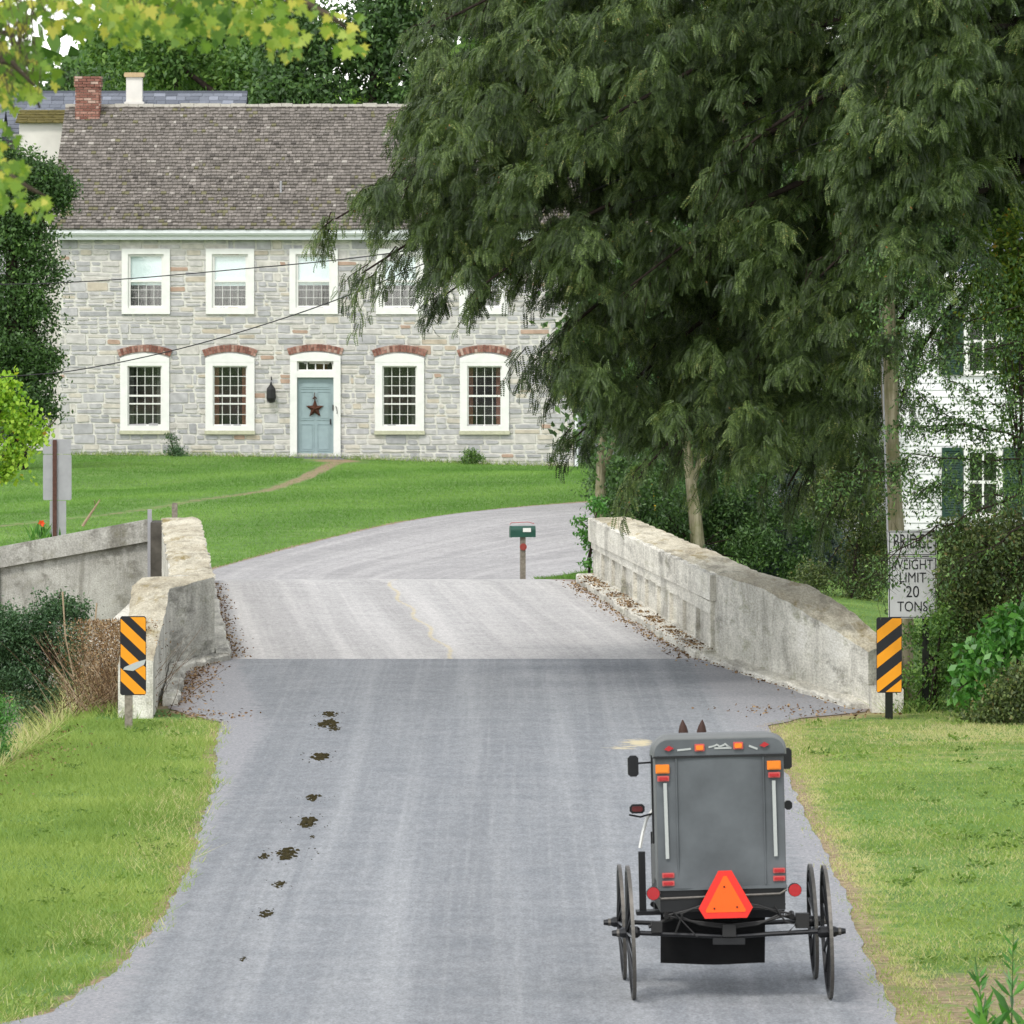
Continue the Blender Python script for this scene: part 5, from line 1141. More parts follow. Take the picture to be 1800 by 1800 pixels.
def inpoly(x, y, poly):
    ins = np.zeros(len(x), bool); n = len(poly)
    for i_ in range(n):
        x1, y1 = poly[i_]; x2, y2 = poly[(i_+1) % n]
        c = ((y1 > y) != (y2 > y)); 
        with np.errstate(divide='ignore', invalid='ignore'): xi = (x2-x1)*(y-y1)/(y2-y1+1e-12)+x1
        ins ^= c & (x < xi)
    return ins
TY = 97.0; TS = FPX/TY
def T2(px, py): return ((px-900)/TS, EYE-(py-441)/TS)
CROWN = [(820, -260), (800, -60), (765, 60), (745, 150), (725, 235), (690, 290), (662, 350), (690, 420), (760, 470), (800, 500), (860, 500), (900, 440), (955, 430), (980, 490), (970, 560), (985, 640), (1040, 700), (1050, 770), (1120, 790),
         (1250, 800), (1400, 830), (1500, 850), (1545, 720), (1548, 600), (1575, 470), (1700, 420), (1900, 380), (2100, 300), (2100, -260)]
CW = [T2(*p) for p in CROWN]
g = np.random.default_rng(5)
loc_tree = thing('locust_tree', 'big dark feathery locust tree hanging over the right half of the bridge', 'tree', (8.6, 99.5, 0))
LO_ = np.array(loc_tree.location)
# limbs in world coordinates, reaching left from the trunk; tips hang at the crown's edge
def W(px, py, dy=0): p = T2(px, py); return np.array([p[0], TY+dy, p[1]])
trunk = [np.array([8.6, 99.5, -.4]), np.array([8.4, 99.4, 2.2]), np.array([8.0, 99.0, 4.5]), np.array([7.6, 98.6, 7.0]), np.array([7.4, 98.4, 9.8])]
tips = [((760, 60), -3), ((735, 170), 1), ((720, 300), -2), ((590, 385), 0), ((690, 390), 3), ((640, 480), -1.5), ((780, 520), 1), ((850, 500), -2.5), ((940, 480), 2), ((945, 620), -1), ((1000, 680), 2.5), ((1010, 770), 0),
        ((1120, 820), -3), ((1250, 820), 1.5), ((1380, 850), -1), ((1480, 900), 2), ((1100, 500), -4), ((1250, 300), -5), ((1400, 500), -4.5), ((1000, 250), -4.5), ((900, 120), 3), ((1150, 100), 4), ((1350, 650), 3.5), ((1500, 200), -4), ((1150, 650), 4), ((1600, 300), 0), ((1750, 200), -3), ((1050, -60), 0), ((1400, -100), 2)]
tw_all = []; limbs_ = []
org = []; dr_ = []; ln_ = []
for (px, py), dy in tips:
    tip = W(px, py, dy); d_ = abs(tip[0]-8.0); s0 = trunk[3]+(trunk[4]-trunk[3])*np.clip((tip[2]+.22*d_-6)/4, 0, 1)
    mid = s0*.45+tip*.55+np.array([0, dy*.25, .13*d_+.35]); pts = []
    for k in range(17):
        t = k/16; p = (1-t)**2*s0+2*t*(1-t)*mid+t*t*tip; pts.append(p+g.normal(size=3)*.05*(0 < k < 16))
    limbs_.append((pts, .085 if d_ > 4 else .065))
    for k in range(6, 17):
        edge = k/16; m = 3 if k > 12 else 2
        for q in range(m+1):
            o_ = pts[k]+g.normal(size=3)*.10; tan = pts[min(k+1, 16)]-pts[k-1]; tan /= np.linalg.norm(tan)
            dd = tan*.8+g.normal(size=3)*.45+np.array([-.25, 0, -.15]); org.append(o_); dr_.append(dd/np.linalg.norm(dd)); ln_.append(g.uniform(.3, .55))
# volume fill: clusters of sprays, each cluster a drooping tuft, with gaps between them
N_ = 2300; xs_ = g.uniform(-2.2, 9.5, N_); zs_ = g.uniform(2.0, 10.6, N_); ys_ = np.clip(TY+g.normal(size=N_)*3.0-.5, 89.5, 105)
x2 = g.uniform(T2(1490, 0)[0]-.25, T2(1650, 0)[0]-.25, 130); z2 = g.uniform(5.1, 9.2, 130); y2 = g.uniform(86.8, 90.5, 130)
xs_ = np.concatenate([xs_, x2]); zs_ = np.concatenate([zs_, z2]); ys_ = np.concatenate([ys_, y2])
keep = inpoly(xs_, zs_, CW); gap = (noise(xs_*1.3+40, zs_*1.3, 77)*.6+noise(xs_*3, zs_*3, 78)*.4); thr = np.interp(ys_, [90, 94, 97, 101], [.47, .42, .33, .2]); gap = gap+.12*(noise(xs_*2+ys_, zs_*2, 81)-.5); keep &= (gap > thr) | (np.arange(len(xs_)) >= N_)
xs_, zs_, ys_ = xs_[keep], zs_[keep], ys_[keep]; print('clusters', len(xs_))
cvar = []
for a, b, c in zip(xs_, ys_, zs_):
    for q in range(int(g.integers(6, 10))):
        th = g.uniform(0, 6.28); out = np.array([math.cos(th)-.55, math.sin(th)*.9-.25, .12]); o_ = np.array([a+.1, b, c+.2])+g.normal(size=3)*np.array([.12, .12, .07])
        dd = out+g.normal(size=3)*.2; org.append(o_); dr_.append(dd/np.linalg.norm(dd)); ln_.append(g.uniform(.3, .58))
print('locust sprays', len(org))
org = np.array(org)-LO_; V, F, va, tw = spray(org, np.array(dr_), np.array(ln_), g, nf=21, fn=8)
np_mesh('crown', V, F, M_LOCUST, va, loc_tree)
m_ = MB(); m_.tube([t_-LO_ for t_ in trunk], [.42, .36, .28, .2, .1], 12)
for pts, r_ in limbs_: m_.tube([p-LO_ for p in pts[::2]], [r_*(1-.85*k/8) for k in range(9)], 6)
tv_ = m_
for a in tw[:700]: tv_.tube(a, [.010, .007, .003], 3, caps=False)  # loose hanging twigs, joined into the trunk mesh
tv_.build('trunk', M_BARKDARK, loc_tree, True)

gw = random.Random(77); wb = []
for k in range(150):
    x = -420+5.7*k+gw.uniform(-3, 3); y = 360+60*math.sin(k*.31)+gw.uniform(-15, 15); h = gw.uniform(8, 17); wb.append(((x, y, h*.55), (gw.uniform(5, 9), 6, h*.5)))
(v, f), va = clump_leaves(wb, 5, 1.5, seed=78, sub=2.2, spread=.5, ratio=.7); o = np_mesh('far_woods', v, f, M_MIDTREE, va); tag(o, 'distant woods along the horizon behind the houses', kind='stuff')
# ---- trees behind the stone house
bgt = [(-11.2, 240, 15.6, 2.8, M_MIDTREE, 'pale'), (-12.6, 229, 11.6, 2.9, M_DARKTREE, 'dark'), (-9.2, 234, 14.6, 3.7, M_MIDTREE, 'mid'), (-4.6, 229, 13.8, 3.7, M_DARKTREE, 'x'), (-.2, 232, 15.5, 4.2, M_DARKTREE, 'x'), (5, 228, 14.4, 4.0, M_MIDTREE, 'x'), (10, 234, 15.5, 4.6, M_DARKTREE, 'x'), (16, 230, 15, 4.5, M_MIDTREE, 'x'), (-21, 236, 8.5, 3.2, M_DARKTREE, 'x')]
bl_ = ['pale green tree with sky beside it, behind the brick chimney at the far left', 'dark rounded tree just behind the pale chimney', 'mid green tree behind the middle of the shingle roof ridge', 'dark dense tree behind the roof, left of the hanging locust', 'tall dark tree behind the roof where the locust foliage begins', 'tree crown behind the hidden half of the shingle roof', 'dark tree above the side annex behind the locust', 'mid green tree far behind the white house porch', 'dark tree behind the slate outbuilding at the left edge']
for k, (x, y, h, r, mt, _) in enumerate(bgt):
    g2 = random.Random(k+5); blobs = []
    for q in range(13):
        a = g2.uniform(0, 6.28); zz = g2.uniform(.42, 1.0); rr = r*.62*math.sin(math.pi*min(1, .25+.75*(1.15-zz)))
        blobs.append(((x+rr*math.cos(a), y+rr*math.sin(a)*.8, h*zz-1.2), g2.uniform(.38, .52)*r))
    tree('leafy_tree', bl_[k], 'tree', (x, y, -.2), blobs, 95 if x > 2 or x < -20 else 150, .21, mt, .38, group='trees behind the stone house', seed=k, sub=.62, spread=.45, varb=.45, inner=.35)
# dark trees in the shade beyond the bridge on the right
for k, (x, y, h, r, lab) in enumerate([(3.6, 160, 7.5, 2.6, 'dark shady tree beyond the leaning trunk'), (7.2, 168, 9.5, 3.2, 'tall dark tree between the side annex and the white house'), (12.5, 176, 12, 3.6, 'dark tree rising behind the white house roof'), (19, 170, 12, 3.6, 'dark tree behind the far right end of the white house')]):
    g2 = random.Random(k+55); blobs = [((x+g2.uniform(-.6, .6)*r, y+g2.uniform(-.5, .5)*r, h*g2.uniform(.18, .92)), r*g2.uniform(.4, .55)) for q in range(12)]
    tree('leafy_tree', lab, 'tree', (x, y, -.2), blobs, 75, .2, M_DARKTREE, .3, group='dark trees beyond the bridge', seed=k+20, sub=.6, inner=.4)
# leaning trunks behind the parapet, crowns merging into the shade
Y = 126.0
tree('leaning_tree', 'small tree with a bare leaning grey trunk behind the right parapet', 'tree', P(1236, 1020, Y), [(P(1190, 720, Y)[:], 1.0), (P(1260, 690, Y)[:], 1.1), (P(1120, 740, Y)[:], .8), (P(1210, 620, Y)[:], 1.1), (P(1330, 740, Y)[:], .8)], 130, .10, M_DARKTREE, .155, M_POLE,
     trunk_pts=[(0, 0, -.4), tuple(P(1221, 900, Y)-P(1236, 1020, Y)), tuple(P(1208, 800, Y)-P(1236, 1020, Y)), tuple(P(1198, 700, Y)-P(1236, 1020, Y))], limbs=True, nlimb=4, seed=61, sub=.35, droop=.6)
Y = 129.0
tree('ivy_trunk_tree', 'slender tree with ivy on its trunk at the far end of the right parapet', 'tree', P(1062, 1010, Y), [(P(1100, 740, Y)[:], .8), (P(1060, 800, Y)[:], (.35, .3, .35)), (P(1130, 640, Y)[:], 1.0), (P(1052, 870, Y)[:], (.22, .2, .3)), (P(1090, 860, Y)[:], (.25, .25, .35))], 150, .10, M_DARKTREE, .15, M_POLE,
     trunk_pts=[(0, 0, -.4), tuple(P(1056, 880, Y)-P(1062, 1010, Y)), tuple(P(1055, 800, Y)-P(1062, 1010, Y)), tuple(P(1070, 700, Y)-P(1062, 1010, Y))], limbs=True, nlimb=3, seed=62, sub=.3, droop=.6)
# ---- left: ivy column tree and young maple
Y = 188.0
pz = [(15, 300, .8), (82, 318, .5), (95, 335, .5), (60, 330, .9), (20, 360, .9), (50, 420, .75), (65, 480, .7), (30, 520, .8), (60, 560, .65), (40, 620, .8), (68, 640, .55), (45, 690, .75), (70, 720, .5), (20, 740, .8), (-20, 600, 1.0), (-30, 400, 1.1), (90, 640, .3), (105, 350, .35), (-25, 310, .9)]
tree('ivy_covered_tree', 'dark ivy covered tree standing against the left end of the stone house', 'tree', (P(30, 0, Y).x, Y, -.1), [(P(a, b, Y)[:], r) for a, b, r in pz], 420, .115, M_DARKTREE, .3, seed=71, sub=.36, spread=.45, varb=.5, inner=.3)
Y = 137.0
pz = [(10, 700, .5), (30, 740, .5), (55, 770, .42), (20, 800, .5), (-20, 730, .6), (-30, 800, .6), (75, 762, .22), (8, 672, .25), (10, 830, .35)]
tree('young_maple', 'bright yellow green young maple at the left edge beside the sign back', 'tree', (P(-30, 0, Y).x, Y, -.1), [(P(a, b, Y)[:], r) for a, b, r in pz], 150, .105, M_YOUNG, .05, M_BARK, seed=72, sub=.2, ratio=.75, spread=.42, inner=.7)
# ---- near maple whose boughs hang into the top left corner
def maple_shape():
    pts = []
    for ang, r_ in ((-90, .04), (-62, .30), (-38, .62), (-30, .40), (-14, .52), (2, .98), (10, .62), (24, .55), (44, .92), (52, .62), (62, .62), (74, .82), (90, 1.15)): pts.append((ang, r_))
    L_ = [(math.cos(R(a))*r_, math.sin(R(a))*r_) for a, r_ in pts]
    return [(0, -.15)]+L_[1:]+[(-x_, y_) for x_, y_ in L_[-2:0:-1]]
MS = np.array(maple_shape()); nM = len(MS)
near = thing('near_maple', 'yellow green maple close to the camera with boughs across the top left corner', 'tree', (-5.2, 31, 0))
g = np.random.default_rng(8); lc = []; lb = []
def Wn(px, py, Y=30): return np.array(P(px, py, Y))
boughs = [([(-900, -300), (-300, -130), (0, -60), (200, -45), (380, -30), (520, 0)], 30, 1.0), ([(-900, -150), (-200, 60), (20, 110), (60, 150)], 29, .8), ([(-700, 0), (-150, 250), (0, 300), (50, 330), (80, 345)], 30.5, .35),
          ([(380, -60), (520, 0), (580, 28), (612, 52)], 30, .3), ([(-300, -260), (100, -180), (300, -90), (440, -10)], 31.5, 1.2), ([(-300, -200), (0, -40), (120, 15), (160, 40)], 31, .8), ([(-500, -100), (-150, 40), (20, 60), (70, 190)], 30.2, .6)]
m_ = MB(); NO = np.array(near.location)
m_.tube([(0, 0, -.4), (.1, 0, 3), (.2, -.2, 6), (.5, -.3, 9.5)], [.3, .24, .18, .08], 12)
for pxs, Y, dens in boughs:
    pts = [Wn(a, b, Y)-NO for a, b in pxs]; pts[0] = pts[0] if pxs[0][0] > -600 else np.array([.2, -.1, 5.8+.3*len(lb) % 2])
    k = len(pts); m_.tube(pts, [.035*(1-.85*i_/(k-1)) for i_ in range(k)], 6)
tw_ = []
LEAF = [  # (x px range, y px range, count, depth)
    (-40, 40, -20, 200, 34), (-40, 70, 65, 175, 46), (0, 110, -20, 60, 20), (60, 560, -30, 22, 110), (120, 470, 15, 62, 48), (180, 300, 30, 78, 12), (300, 520, 30, 85, 26), (470, 540, 40, 100, 10), (120, 230, -20, 60, 14), (-30, 45, 280, 372, 22), (40, 88, 345, 385, 5), (-30, 40, 215, 290, 7), (-60, 20, 100, 330, 16), (560, 600, 20, 60, 5), (590, 640, 25, 92, 7), (60, 110, 100, 150, 6)]
for xa, xb, ya, yb, n_ in LEAF:
    for q in range(int(n_*2.8)): lc.append(Wn(g.uniform(xa, xb), g.uniform(ya, yb), g.uniform(28.8, 31.2)))
for q in range(900):      # the rest of the crown, out of the frame above and to the left
    px = g.uniform(-1700, 640); py = g.uniform(-1500, -60) if px > -80 else g.uniform(-1500, 300); lc.append(Wn(px, py, g.uniform(27.5, 33)))
lc = np.array(lc)-NO; n_ = len(lc); sz = g.uniform(.018, .045, n_)
dn = unit(np.stack([g.normal(size=n_)*.55, g.normal(size=n_)*.3, -np.abs(g.normal(size=n_))*.6-.5], -1)); nm = unit(np.stack([g.normal(size=n_)*.6, -1.0+g.normal(size=n_)*.8, .5+g.normal(size=n_)*.7], -1))
sx_ = unit(np.cross(dn, nm)); nm = np.cross(sx_, dn)
curl = (MS[:, 0]**2)*.28
V = lc[:, None]+sx_[:, None]*(MS[None, :, 0:1]*sz[:, None, None])+dn[:, None]*(MS[None, :, 1:2]*sz[:, None, None])-nm[:, None]*(curl[None, :, None]*sz[:, None, None])
F = np.arange(n_*nM).reshape(n_, nM)
vm = np.clip(.02+.6*g.random(n_)+.35*(noise(lc[:, 0]*3, lc[:, 2]*3, 3)-.3), 0, 1); vm[g.random(n_) > .9] = .92
o = np_mesh('crown', V.reshape(-1, 3), F, M_MAPLE, vm, near)
m2 = m_
for q in range(0, 420): a = lc[q]; b = a-np.array(dn[q])*.11+np.array([-.03, .02, .05]); m2.tube([a, b], [.0016, .002], 3, caps=False)  # loose leaf stalks, joined into the trunk mesh
m2.build('trunk', M_BARK, near, True)

# ---- shrubs
def shrub(name, label, pz, Y, per, L, mat, seed, ratio=.5, sub=.25, dy=.5, cat='shrub', base=None, **kw):
    per = max(per, (1.7 if name != 'box_elder' else 1.0)/(L*L*ratio*.5))
    gg = random.Random(seed); bl = []
    for a, b, r in pz: p = P(a, b, Y+gg.uniform(-dy, dy)); bl.append((p[:], r))
    mx = sum(p[0][0] for p in bl)/len(bl); bs = (mx, Y, float(height(mx, Y)) if base is None else base)
    return tree(name, label, cat, bs, bl, per, L, mat, .035, M_BARKDARK, seed=seed, ratio=ratio, sub=sub, **kw)
shrub('creek_bush', 'blue green honeysuckle bush in front of the retaining wall on the left bank', [(60, 1105, .26), (100, 1075, .24), (130, 1075, .16), (30, 1130, .24), (85, 1150, .26), (125, 1120, .16), (45, 1190, .28), (110, 1190, .26), (-20, 1110, .4), (-10, 1180, .4), (70, 1240, .3), (150, 1150, .12), (15, 1090, .14)], 97, 420, .055, M_BUSHBLUE, 81, .4, .2)
shrub('bank_weeds', 'bright green weeds on the bank at the left edge of the verge', [(0, 1385, .12), (-30, 1400, .25), (-10, 1310, .12), (-5, 1250, .16), (-40, 1300, .35)], 82, 500, .05, M_VINE, 82, .35, .15, nlimb=2)
shrub('ivy_tuft', 'small green ivy tuft at the road end of the right parapet', [(1028, 940, .12), (1040, 960, .1), (1032, 985, .08), (1020, 915, .09), (1050, 890, .14)], 125.4, 500, .07, M_VINE, 83, .6, .12, dy=.1, nlimb=2)
shrub('small_shrub', 'small pale flowered shrub at the wall below the left arched window', [(305, 790, .18), (300, 770, .1), (312, 800, .14)], 199.4, 500, .06, M_BUSHBLUE, 84, .5, .15, dy=.1, nlimb=2)
shrub('small_shrub', 'small green shrub at the wall below the right arched window', [(828, 800, .17), (838, 808, .14), (822, 812, .14)], 199.0, 500, .06, M_MIDTREE, 85, .5, .15, dy=.1, nlimb=2)
shrub('evergreen_shrub', 'spreading green evergreen shrub behind the leaning trunk', [(1150, 905, .5), (1190, 930, .45), (1250, 900, .5), (1290, 930, .45), (1140, 940, .35), (1220, 880, .5), (1320, 940, .35), (1270, 960, .3)], 141, 330, .10, M_YEW, 86, .25, .25, droop=0)
shrub('blue_spruce', 'blue grey spruce shrub beside the bridge beyond the right parapet', [(1340, 970, .45), (1400, 990, .45), (1370, 930, .4), (1450, 960, .45), (1330, 900, .3), (1420, 900, .4), (1390, 870, .3), (1300, 905, .22), (1480, 1000, .4), (1360, 1010, .3)], 128, 420, .07, M_SPRUCE, 87, .2, .2, droop=-.1)
shrub('dark_shrub', 'dark shrub in the shade left of the utility pole', [(1520, 900, .5), (1480, 850, .5), (1530, 980, .45), (1450, 880, .4), (1540, 820, .4), (1510, 1030, .3), (1430, 1030, .3)], 120, 330, .06, M_OLIVE, 88, .4, .25)
shrub('dark_shrub', 'low dark shrub row screening the road bend behind the right parapet', [(1180, 960, .4), (1260, 940, .4), (1330, 960, .4), (1120, 930, .3), (1400, 1000, .3), (1230, 900, .5), (1320, 890, .5), (1150, 880, .4), (1420, 930, .4), (1080, 890, .25)], 126.5, 260, .08, M_DARKTREE, 98, .4, .25, dy=.8)
shrub('dark_shrub', 'dark shrub filling the shade under the leaning tree crown', [(1100, 850, .5), (1150, 830, .6), (1230, 820, .6), (1300, 840, .6), (1380, 820, .6), (1070, 830, .4), (1450, 800, .6), (1330, 790, .6)], 146, 260, .09, M_DARKTREE, 89, .4, .3)
# right side thicket: each bush its own
RB = [('olive_bush', 'olive brown bush right of the weight limit sign', [(1700, 1000, .35), (1740, 960, .35), (1690, 1060, .32), (1770, 1010, .4), (1790, 940, .35), (1680, 950, .22), (1720, 1100, .3), (1660, 1010, .18), (1830, 980, .5)], 90, M_OLIVE, .06),
      ('vine_bush', 'bright broad leaved vine sprawling over the right thicket', [(1700, 1200, .2), (1730, 1160, .22), (1760, 1120, .22), (1715, 1230, .2), (1780, 1090, .2), (1750, 1190, .2), (1800, 1120, .25)], 88.6, M_VINE, .12),
      ('shade_bush', 'dark leafy bush at the right edge of the mown verge', [(1770, 1240, .25), (1800, 1260, .3), (1750, 1260, .2), (1790, 1210, .25), (1830, 1230, .4), (1710, 1270, .16)], 87.6, M_OLIVE, .06),
      ('weedy_bush', 'loose weedy bush around the sign post foot', [(1650, 1130, .2), (1665, 1180, .22), (1640, 1220, .18), (1680, 1250, .2), (1655, 1090, .18), (1600, 1120, .12), (1605, 1190, .12), (1690, 1150, .22), (1630, 1260, .12), (1600, 1245, .1), (1650, 1270, .1)], 90.2, M_MIDTREE, .05),
      ('box_elder', 'yellowing small tree hanging in from the right edge above the thicket', [(1760, 450, .4), (1790, 500, .45), (1740, 500, .28), (1800, 420, .4), (1770, 540, .35), (1820, 560, .5), (1740, 555, .2), (1850, 480, .6), (1800, 640, .4), (1830, 720, .5)], 92, M_YOUNG, .075)]
for k, (nm_, lab, pz, Y, mt, L) in enumerate(RB): shrub(nm_, lab, pz, Y, 330 if nm_ != 'box_elder' else 200, L, mt if nm_ != 'box_elder' else leafmat('box elder leaves', [(0, '2f481a'), (.5, '4e6a22'), (.85, '7d8a2c'), (1, 'a06a2a')], .35), 90+k, .55, .2, cat='bush' if nm_ != 'box_elder' else 'tree')
# twiggy dark branches hanging across the white house and the weight limit sign
dt = thing('hanging_branch_tree', 'dark twiggy tree with thin branches crossing the white house and weight limit sign', 'tree', (8.2, 87.5, 0))
g = np.random.default_rng(21); DO = np.array(dt.location); m_ = MB(); lv = []
m_.tube([(0, 0, -.3), (-.1, 0, 2), (-.3, .1, 4.5), (-.2, .1, 7)], [.16, .13, .1, .04], 10)
def Wd(px, py, Y=87.5): return np.array(P(px, py, Y))-DO
BR = [([(2000, 700), (1800, 770), (1700, 750), (1590, 745)], .024), ([(2000, 760), (1810, 800), (1690, 815), (1600, 800), (1570, 820)], .016), ([(2000, 860), (1800, 860), (1700, 905), (1640, 930), (1560, 985)], .022), ([(1640, 930), (1590, 960), (1565, 1010), (1545, 1040)], .010),
      ([(1800, 870), (1720, 880), (1660, 850), (1610, 870)], .012), ([(2000, 560), (1820, 600), (1720, 620), (1620, 590)], .018), ([(2000, 450), (1850, 520), (1700, 560), (1610, 540)], .016), ([(1700, 750), (1650, 720), (1610, 690)], .010),
      ([(1800, 920), (1740, 960), (1680, 990), (1650, 1040)], .012), ([(2000, 640), (1850, 700), (1760, 720), (1660, 670)], .014), ([(1900, 900), (1820, 960), (1760, 1000)], .014), ([(1560, 985), (1530, 1010), (1480, 1020)], .006), ([(1700, 620), (1640, 640), (1600, 650)], .008), ([(1570, 820), (1500, 830), (1450, 870)], .007)]
for pxs, r_ in BR:
    Yb = 87.5+g.uniform(-.5, .6); pts = [Wd(a, b, Yb)+g.normal(size=3)*.02 for a, b in pxs]; k = len(pts)
    q = []
    for i_ in range(k-1):
        for f in (0, .33, .66): q.append(pts[i_]*(1-f)+pts[i_+1]*f+g.normal(size=3)*.018)
    q.append(pts[-1])
    if pxs[0][0] >= 1900: q[0] = np.array([-.15, .05, q[0][2]+.2])
    m_.tube(q, [r_*(1-.75*i_/(len(q)-1)) for i_ in range(len(q))], 6)
    for i_ in range(1, len(q)):
        for s_ in range(5):
            d = unit(g.normal(size=3)+np.array([-.4, 0, -.7])); l = g.uniform(.12, .38); a = q[i_]; b = a+d*l; m_.tube([a, (a+b)/2+g.normal(size=3)*.02, b], [.004, .003, .0015], 3, caps=False)
            nl = int((7 if pxs[-1][1] > 960 else 22)*min(1, .4+i_/len(q)))
            lv.append((a+(b-a)*g.random((nl, 1))+g.normal(size=(nl, 3))*.045))
m_.build('trunk', M_BARKDARK, dt, True); ex = []
for (px, py, r_, nn) in ((1700, 470, .30, 1500), (1640, 520, .22, 900), (1760, 560, .3, 1500), (1720, 640, .28, 900), (1610, 640, .18, 500), (1780, 690, .3, 1400), (1660, 740, .22, 700), (1740, 800, .3, 1500), (1790, 860, .3, 1500), (1700, 870, .22, 800), (1620, 850, .2, 600), (1590, 760, .14, 350), (1565, 560, .16, 700), (1575, 470, .2, 900), (1640, 440, .25, 1200), (1800, 780, .3, 1400), (1555, 880, .12, 250)):
    c0 = Wd(px, py, 87.6+g.uniform(-.6, .6)); k_ = 9; nn = int(nn*.4)
    for q in range(k_): c1 = c0+g.normal(size=3)*r_*.75; ex.append(c1+g.normal(size=(nn//k_, 3))*np.array([.13, .13, .07]))
for q in range(60): c1 = np.array([g.normal(.1, 1.0), g.normal(0, 1.1), g.uniform(4.6, 8.2)]); c1[0] = max(c1[0], -.9); ex.append(c1+g.normal(size=(260, 3))*np.array([.32, .32, .22]))
lv = lv+ex; lv = np.concatenate(lv); n_ = len(lv); d = unit(g.normal(size=(n_, 3))+np.array([-.2, 0, -.9]))
v, f = leaf_quads(lv, d, g.uniform(.04, .075, n_), g.uniform(.016, .03, n_)); np_mesh('crown', v, f, M_DARKTREE, np.clip(g.random(n_)*.95+.05, 0, 1), dt)
# dry twig thicket by the left marker
dw = thing('dry_brush', 'brown dry brush and bare twigs beside the left striped marker', 'dry bush', (-4.95, 92.5, -.9)); m_ = MB(); rnd = random.Random(4); DO2 = dw.location
for k in range(620):
    bx_ = rnd.gauss(235-55*rnd.random(), 26); by_ = 1262+rnd.uniform(-30, 30); L_ = rnd.uniform(30, 150); le = rnd.gauss(-.1, .45)
    Y = rnd.uniform(89.3, 95.5); a = P(bx_-30*(rnd.random() < .4), by_, Y); p = [a-DO2]
    for j in range(1, 4): p.append(P(bx_+L_*le*j/3+rnd.uniform(-5, 5), by_-L_*j/3, Y+rnd.uniform(-.2, .2))-DO2)
    m_.tube(p, [.006, .0045, .003, .0015], 3, 0, rnd.random(), caps=False)
m_.build('twigs', M_TWIG, dw)
gg = np.random.default_rng(3); n_ = 16000; bp2 = np.array([P(gg.normal(195, 35), gg.uniform(1090, 1290), gg.uniform(89.5, 96))-DO2 for q in range(n_)]); v, f = leaf_quads(bp2, unit(gg.normal(size=(n_, 3))), gg.uniform(.02, .05, n_), gg.uniform(.01, .02, n_)); np_mesh('dead_leaves', v, f, M_DRYLEAF, gg.random(n_), dw)
m_ = MB()
for pxs in ([(150, 1150), (200, 1235), (255, 1265)], [(95, 1170), (140, 1230), (190, 1275)], [(170, 1060), (165, 1120), (150, 1180)], [(110, 1040), (115, 1120), (130, 1190)], [(60, 1240), (110, 1290), (160, 1300)]): m_.tube([P(a, b, 92)-DO2 for a, b in pxs], [.011, .009, .006], 5, 0, .95)
m_.build('bare_stems', M_TWIG, dw)
# sticks, lily and rough growth at the head of the retaining wall
sk_ = thing('dry_stick', 'pale dry stick leaning up beside the sign back on the lawn edge', 'stick', P(145, 925, 133)); m_ = MB(); m_.tube([(0, 0, 0), P(158, 905, 133)-sk_.location, P(176, 878, 133)-sk_.location], [.03, .025, .012], 6, 0, .9); m_.tube([P(158, 905, 133)-sk_.location, P(168, 892, 133.2)-sk_.location, P(166, 880, 133)-sk_.location], [.015, .012, .008], 5, 0, .7); m_.build('stick', M_TWIG, sk_)
ly = thing('orange_lily', 'orange flower above broad green leaves behind the retaining wall', 'flower', P(72, 955, 131.5)); m_ = MB()
for k in range(6): a = k*math.pi/3; c_ = P(73, 920, 131.5)-ly.location; e = c_+Vector((.07*math.cos(a), -.02, .07*math.sin(a))); s_ = Vector((-math.sin(a), 0, math.cos(a)))*.025; m_.add([c_, (c_+e)/2+s_, e, (c_+e)/2-s_], [(0, 1, 2, 3)])
m_.build('bloom', M_FLOWER, ly)
n_ = 60; bb2 = np.array([(gg.normal(0, .12), gg.normal(0, .1), gg.uniform(-.1, .15)) for q in range(n_)]); dd = unit(np.array([(gg.normal(0, .4), gg.normal(0, .3), 1) for q in range(n_)])); v, f = leaf_quads(bb2, dd, gg.uniform(.15, .35, n_), gg.uniform(.04, .07, n_)); np_mesh('leaves', v, f, M_VINE, gg.random(n_), ly)
# tall weed in the lower right corner
wd = thing('tall_weed', 'tall green weed with long leaves in the lower right corner of the verge', 'weed', ((1782-900)/(FPX/46.0), 46, 0)); m_ = MB(); gg = np.random.default_rng(31); lb_, ld, lL = [], [], []
for st in range(4):
    ox, oy = gg.normal(0, .05), gg.normal(0, .08); hgt = (1.40, 1.22, 1.05, .95)[st]; lean = (.02, -.12, .16, -.2)[st]
    pts = [Vector((ox+lean*(t**1.5), oy, hgt*t)) for t in np.linspace(0, 1, 8)]; m_.tube(pts, [.008*(1-.7*i_/7) for i_ in range(8)], 5)
    for k in range(70):
        t = gg.uniform(.08, .97); p = pts[0].lerp(pts[-1], t); p.x = ox+lean*t**1.5; a = gg.uniform(0, 6.28); lb_.append(p[:]); e_ = .9-.5*t; ld.append((math.cos(a)*e_, math.sin(a)*e_, .45+.2*gg.random()-.5*(t < .5)*gg.random())); lL.append((.16 if t < .7 else .07)*gg.uniform(.7, 1.2))
m_.build('stems', M_YEW, wd)
v, f = leaf_quads(np.array(lb_), unit(np.array(ld)), np.array(lL)*1.5, np.array(lL)*.36); np_mesh('leaves', v, f, M_VINE, gg.random(len(lb_)), wd)

